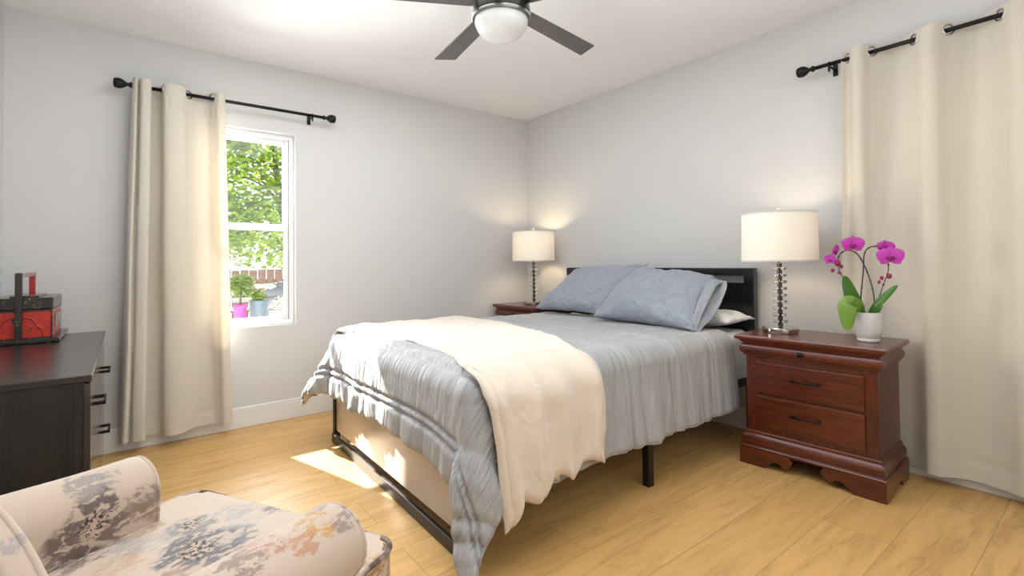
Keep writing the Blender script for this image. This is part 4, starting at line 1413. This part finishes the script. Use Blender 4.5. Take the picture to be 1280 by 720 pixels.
# ------------------------------------------------------------------ armchair
def armchair():
    t = thing('armchair', 'cream armchair with smoky floral upholstery and rolled arms, facing the bed', 'armchair', (0, 0, 0))
    F = M['floral']
    # base rail
    b = new_bm(); box(b, (-0.24, -0.345, 0.14), (0.325, 0.345, 0.325), 0.02, 4); obj('seat_base', b, F, t, autosm=0.7)
    for x, y in ((0.28, 0.30), (0.28, -0.30), (-0.22, 0.28), (-0.22, -0.28)):
        b = new_bm(); lathe(b, [(0.0, 0.0), (0.014, 0.0), (0.022, 0.145), (0.0, 0.145)], (x, y, 0), 16); obj('leg', b, M['espresso'], t)
    # T cushion
    def outline():
        o = []
        def arc(cx, cy, r, a0, a1, n=8):
            for k in range(n + 1):
                a = R(a0 + (a1 - a0) * k / n); o.append((cx + r * math.cos(a), cy + r * math.sin(a)))
        arc(0.30, 0.29, 0.05, 0, 90); arc(0.225, 0.315, 0.025, 90, 180)
        o.append((0.200, 0.232)); o.append((-0.20, 0.232)); o.append((-0.20, -0.232)); o.append((0.200, -0.232))
        arc(0.225, -0.315, 0.025, 180, 270); arc(0.30, -0.29, 0.05, 270, 360)
        return o
    O = outline()
    def crown(x, y):
        return 0.016 * (1 - (min(1, abs(y) / 0.33)) ** 2) * (1 - (min(1, abs(x - 0.07) / 0.30)) ** 2)
    b = new_bm()
    z0, z1 = 0.327, 0.447
    prism(b, O, z0, z1, 'z')
    bmesh.ops.bevel(b, geom=[e for e in b.edges if abs(e.verts[0].co.z - e.verts[1].co.z) < 1e-5], offset=0.014, segments=3, affect='EDGES')
    bmesh.ops.triangulate(b, faces=[f for f in b.faces if len(f.verts) > 4])
    bmesh.ops.subdivide_edges(b, edges=[e for e in b.edges if e.calc_length() > 0.05 and e.verts[0].co.z > 0.44 and e.verts[1].co.z > 0.44], cuts=5, use_grid_fill=True)
    for v in b.verts:
        if v.co.z > 0.44:
            v.co.z += crown(v.co.x, v.co.y)
    cu = obj('seat_cushion', b, F, t, autosm=0.8)
    b = new_bm()
    for z in (z1 - 0.004, z0 + 0.004):
        pts = [Vector((x, y, z)) for x, y in O]
        # only the exposed front run of the piping
        run = pts[-13:] + pts[:13]
        tube(b, run, 0.0055, 8)
    obj('piping', b, M['piping'], cu)
    # rolled arms
    for s in (1, -1):
        b = new_bm()
        cy, cz, r = 0.310, 0.527, 0.073
        sec = [(0.246, 0.15), (0.244, 0.30), (0.243, 0.44)]
        for k in range(15):
            a = R(190 - 255 * k / 14)
            sec.append((cy + r * math.cos(a), cz + r * math.sin(a)))
        sec += [(0.350, 0.45), (0.347, 0.30), (0.345, 0.15)]
        mid = (0.305, 0.46)
        xs = [-0.245, -0.15, -0.05, 0.05, 0.13, 0.172, 0.186, 0.193, 0.196]
        kk = [1.0, 1.0, 1.0, 1.0, 1.0, 1.0, 0.975, 0.90, 0.70]
        rings = []
        for x, k in zip(xs, kk):
            rise = 0.018 * smooth01(0.15, -0.25, x)
            rings.append([b.verts.new((x, s * (mid[0] + (y - mid[0]) * k), mid[1] + (z - mid[1]) * (k if z > 0.2 else 1) + (rise if z > 0.4 else 0))) for y, z in sec])
        n = len(sec)
        for p, q in zip(rings, rings[1:]):
            for i in range(n):
                f = b.faces.new((p[i], p[(i + 1) % n], q[(i + 1) % n], q[i])); f.smooth = True
        b.faces.new(rings[0]); b.faces.new(rings[-1][::-1])
        arm = obj('arm', b, F, t, autosm=0.9)
        b = new_bm()
        tube(b, [Vector((0.190, s * (mid[0] + (y - mid[0]) * 0.955), mid[1] + (z - mid[1]) * (0.955 if z > 0.2 else 1))) for y, z in sec], 0.0045, 8)
        obj('piping', b, F, arm)
    # back: slightly reclined panel with big rounded shoulders and a boxed edge
    yb, zbm, ztop, rc = 0.290, 0.16, 0.763, 0.22
    out = [(-yb, zbm), (-yb, 0.35), (-yb, 0.45)]
    for k in range(15):
        a = R(180 - 90 * k / 14); out.append((-yb + rc + rc * math.cos(a), ztop - rc + rc * math.sin(a)))
    for k in range(15):
        a = R(90 - 90 * k / 14); out.append((yb - rc + rc * math.cos(a), ztop - rc + rc * math.sin(a)))
    out += [(yb, 0.45), (yb, 0.35), (yb, zbm)]
    lean = lambda z: -0.09 * (z - 0.4)
    b = new_bm()
    # rings from the front face over the edge to the rear face
    prof = [(-0.213, 0.975), (-0.206, 0.992), (-0.208, 1.0), (-0.232, 1.0), (-0.238, 0.992), (-0.240, 0.975)]
    def pt(y, z, x, k):
        zz = zbm + (z - zbm) * (k if z > 0.2 else 1)
        return (x + lean(zz), y * k, zz)
    rings = [[b.verts.new(pt(y, z, x, k)) for y, z in out] for x, k in prof]
    n = len(out)
    for p, q in zip(rings, rings[1:]):
        for i in range(n):
            b.faces.new((p[i], p[(i + 1) % n], q[(i + 1) % n], q[i]))
    for rg, x in ((rings[0], -0.203), (rings[-1], -0.262)):
        c = [b.verts.new(pt(y, z, x, 0.86)) for y, z in out]
        for i in range(n):
            b.faces.new((rg[i], rg[(i + 1) % n], c[(i + 1) % n], c[i]))
        b.faces.new(c)
    bk = obj('back', b, F, t, autosm=0.9)
    b = new_bm()
    tube(b, [Vector(pt(y, z, -0.207, 0.998)) for y, z in out], 0.0045, 8)
    obj('piping', b, F, bk)
    t.rotation_euler.z = math.atan2(0.475, 0.88)
    t.location = (-3.0605, -2.4986, 0)
armchair()

# ------------------------------------------------------------------ garden outside window_1
b = new_bm(); box(b, (-9, T + 0.01, -0.35), (8, 14, -0.10)); tag(obj('garden_paving', b, M['ground']), kind='structure')
def leaf_cloud(centers, n, size, rnd):
    b = new_bm()
    for _ in range(n):
        c, rad = rnd.choice(centers)
        while True:
            p = Vector((rnd.uniform(-1, 1), rnd.uniform(-1, 1), rnd.uniform(-1, 1)))
            if p.length < 1:
                break
        p = Vector(c) + Vector((p.x * rad[0], p.y * rad[1], p.z * rad[2]))
        s = size * rnd.uniform(0.6, 1.3)
        q = Matrix.Rotation(rnd.uniform(0, 6.28), 3, 'Z') @ Matrix.Rotation(rnd.uniform(-1.2, 1.2), 3, 'X') @ Matrix.Rotation(rnd.uniform(-0.6, 0.6), 3, 'Y')
        vs = [b.verts.new(p + q @ Vector(v)) for v in ((-s, 0, 0), (-0.35 * s, -0.5 * s, 0.1 * s), (0.5 * s, -0.42 * s, 0.1 * s), (s, 0, -0.15 * s), (0.5 * s, 0.42 * s, 0.1 * s), (-0.35 * s, 0.5 * s, 0.1 * s))]
        b.faces.new(vs)
    return b
def garden():
    rnd = random.Random(11)
    t = thing('tree', 'leafy bright green tree outside the window', 'tree', (-1.0, 4.6, -0.1))
    b = new_bm()
    tr = catmull([(-1.0, 4.6, -0.12), (-1.02, 4.55, 0.7), (-1.1, 4.5, 1.5), (-1.25, 4.4, 2.3), (-1.3, 4.4, 3.2)], 6)
    tube(b, tr, [0.075 - 0.045 * i / (len(tr) - 1) for i in range(len(tr))], 10)
    ends = []
    for k in range(22):
        z = rnd.uniform(1.0, 3.0)
        st = min(tr, key=lambda p: abs(p.z - z))
        a = rnd.uniform(0, 2 * PI); L_ = rnd.uniform(0.6, 1.3)
        m1 = st + Vector((math.cos(a) * L_ * 0.5, math.sin(a) * L_ * 0.35, rnd.uniform(0.0, 0.3)))
        e = st + Vector((math.cos(a) * L_, math.sin(a) * L_ * 0.6, rnd.uniform(0.0, 0.6)))
        cc = catmull([st, m1, e], 5)
        tube(b, cc, [0.020 - 0.013 * i / (len(cc) - 1) for i in range(len(cc))], 6)
        ends.append(e)
    obj('trunk', b, M['bark'], t)
    ctr = [((-1.55, 4.0, 1.55), (0.75, 0.7, 0.55)), ((-1.0, 4.5, 1.6), (0.9, 0.8, 0.6)), ((-1.6, 4.2, 2.3), (0.8, 0.7, 0.6)), ((-1.0, 4.6, 2.6), (0.9, 0.8, 0.7)), ((-1.4, 4.5, 3.2), (0.9, 0.7, 0.5)),
           ((-0.6, 4.7, 1.9), (0.6, 0.6, 0.7)), ((-2.0, 4.6, 2.9), (0.5, 0.5, 0.6)), ((-2.0, 4.4, 1.7), (0.5, 0.5, 0.5))]
    o = obj('foliage', leaf_cloud(ctr, 8500, 0.048, rnd), M['tree_leaf'], t, recalc=False)
    # fence
    t = thing('fence', 'weathered brown board fence at the back of the garden', 'fence', (-1.0, 6.6, -0.1))
    b = new_bm()
    x = -5.5
    while x < 1.2:
        w_ = 0.135
        box(b, (x, 6.59, -0.10), (x + w_, 6.61, 0.98 + rnd.uniform(-0.01, 0.01)), 0.003)
        x += w_ + 0.012
    obj('fence_boards', b, M['fence'], t)
    b = new_bm(); box(b, (-5.5, 6.61, 0.2), (1.2, 6.65, 0.28)); box(b, (-5.5, 6.61, 0.72), (1.2, 6.65, 0.80)); obj('fence_rail', b, M['fence'], t)
    # pink pot with a small tree in it
    t = thing('potted_shrub', 'small round shrub in a bright pink pot outside the window', 'plant', (-1.90, 3.5, -0.1))
    b = new_bm(); lathe(b, [(0.0, -0.10), (0.055, -0.10), (0.075, 0.50), (0.080, 0.52), (0.080, 0.56), (0.07, 0.56), (0.065, 0.5), (0.0, 0.5)], (-1.90, 3.5, 0), 20); obj('pot', b, M['pink_pot'], t)
    b = new_bm(); tube(b, [(-1.90, 3.5, 0.5), (-1.89, 3.5, 0.78)], 0.012, 6); obj('stem', b, M['bark'], t)
    obj('foliage', leaf_cloud([((-1.89, 3.5, 0.80), (0.17, 0.16, 0.16))], 520, 0.026, rnd), M['bush_leaf'], t, recalc=False)
    # slate planter
    t = thing('planter', 'slate blue garden planter with a low leafy plant outside the window', 'planter', (-1.70, 3.6, -0.1))
    b = new_bm(); lathe(b, [(0.0, -0.10), (0.085, -0.10), (0.115, 0.55), (0.12, 0.57), (0.12, 0.60), (0.105, 0.60), (0.10, 0.54), (0.0, 0.54)], (-1.66, 3.6, 0), 24); obj('pot', b, M['blue_pot'], t)
    obj('foliage', leaf_cloud([((-1.66, 3.6, 0.66), (0.11, 0.10, 0.09))], 160, 0.026, rnd), M['tree_leaf'], t, recalc=False)
    # concrete planter with white flowering bush
    t = thing('flowering_bush', 'white flowering bush in a grey trough at the window corner', 'plant', (-1.35, 3.4, -0.1))
    b = new_bm(); box(b, (-1.56, 3.28, -0.10), (-1.14, 3.52, 0.47), 0.01); obj('trough', b, M['grey_pot'], t)
    obj('foliage', leaf_cloud([((-1.33, 3.4, 0.55), (0.22, 0.13, 0.13))], 420, 0.022, rnd), M['white_flower'], t, recalc=False)
    # covered kettle grill
    t = thing('grill', 'dark grey domed grill standing in the garden', 'grill', (-1.30, 4.2, -0.1))
    b = new_bm(); lathe(b, [(0.0, 0.45), (0.12, 0.47), (0.20, 0.54), (0.225, 0.62), (0.0, 0.62)], (-1.26, 4.2, 0), 24); obj('bowl', b, M['grill'], t)
    b = new_bm(); lathe(b, [(0.228, 0.62), (0.215, 0.70), (0.16, 0.77), (0.08, 0.805), (0.0, 0.81)], (-1.26, 4.2, 0), 24); obj('lid', b, M['grill'], t)
    for k in range(3):
        a = 2 * PI * k / 3
        b = new_bm(); tube(b, [(-1.26 + 0.10 * math.cos(a), 4.2 + 0.10 * math.sin(a), 0.47), (-1.26 + 0.22 * math.cos(a), 4.2 + 0.22 * math.sin(a), -0.10)], 0.01, 6); obj('leg', b, M['grill'], t)
    # slatted bench
    t = thing('garden_bench', 'grey slatted garden bench in front of the fence', 'bench', (-1.5, 5.2, -0.1))
    b = new_bm()
    for k in range(4):
        box(b, (-2.1, 5.05 + k * 0.1, 0.36), (-0.9, 5.12 + k * 0.1, 0.385), 0.003)
    obj('seat', b, M['bench'], t)
    b = new_bm()
    for k in range(3):
        box(b, (-2.1, 5.44, 0.46 + k * 0.11), (-0.9, 5.465, 0.53 + k * 0.11), 0.003)
    obj('backrest', b, M['bench'], t)
    for x in (-2.05, -0.95):
        for y, zt_ in ((5.08, 0.36), (5.43, 0.78)):
            b = new_bm(); box(b, (x - 0.025, y - 0.0, -0.10), (x + 0.025, y + 0.03, zt_ if zt_ < 0.4 else 0.78), 0.003); obj('leg', b, M['bench'], t)
garden()
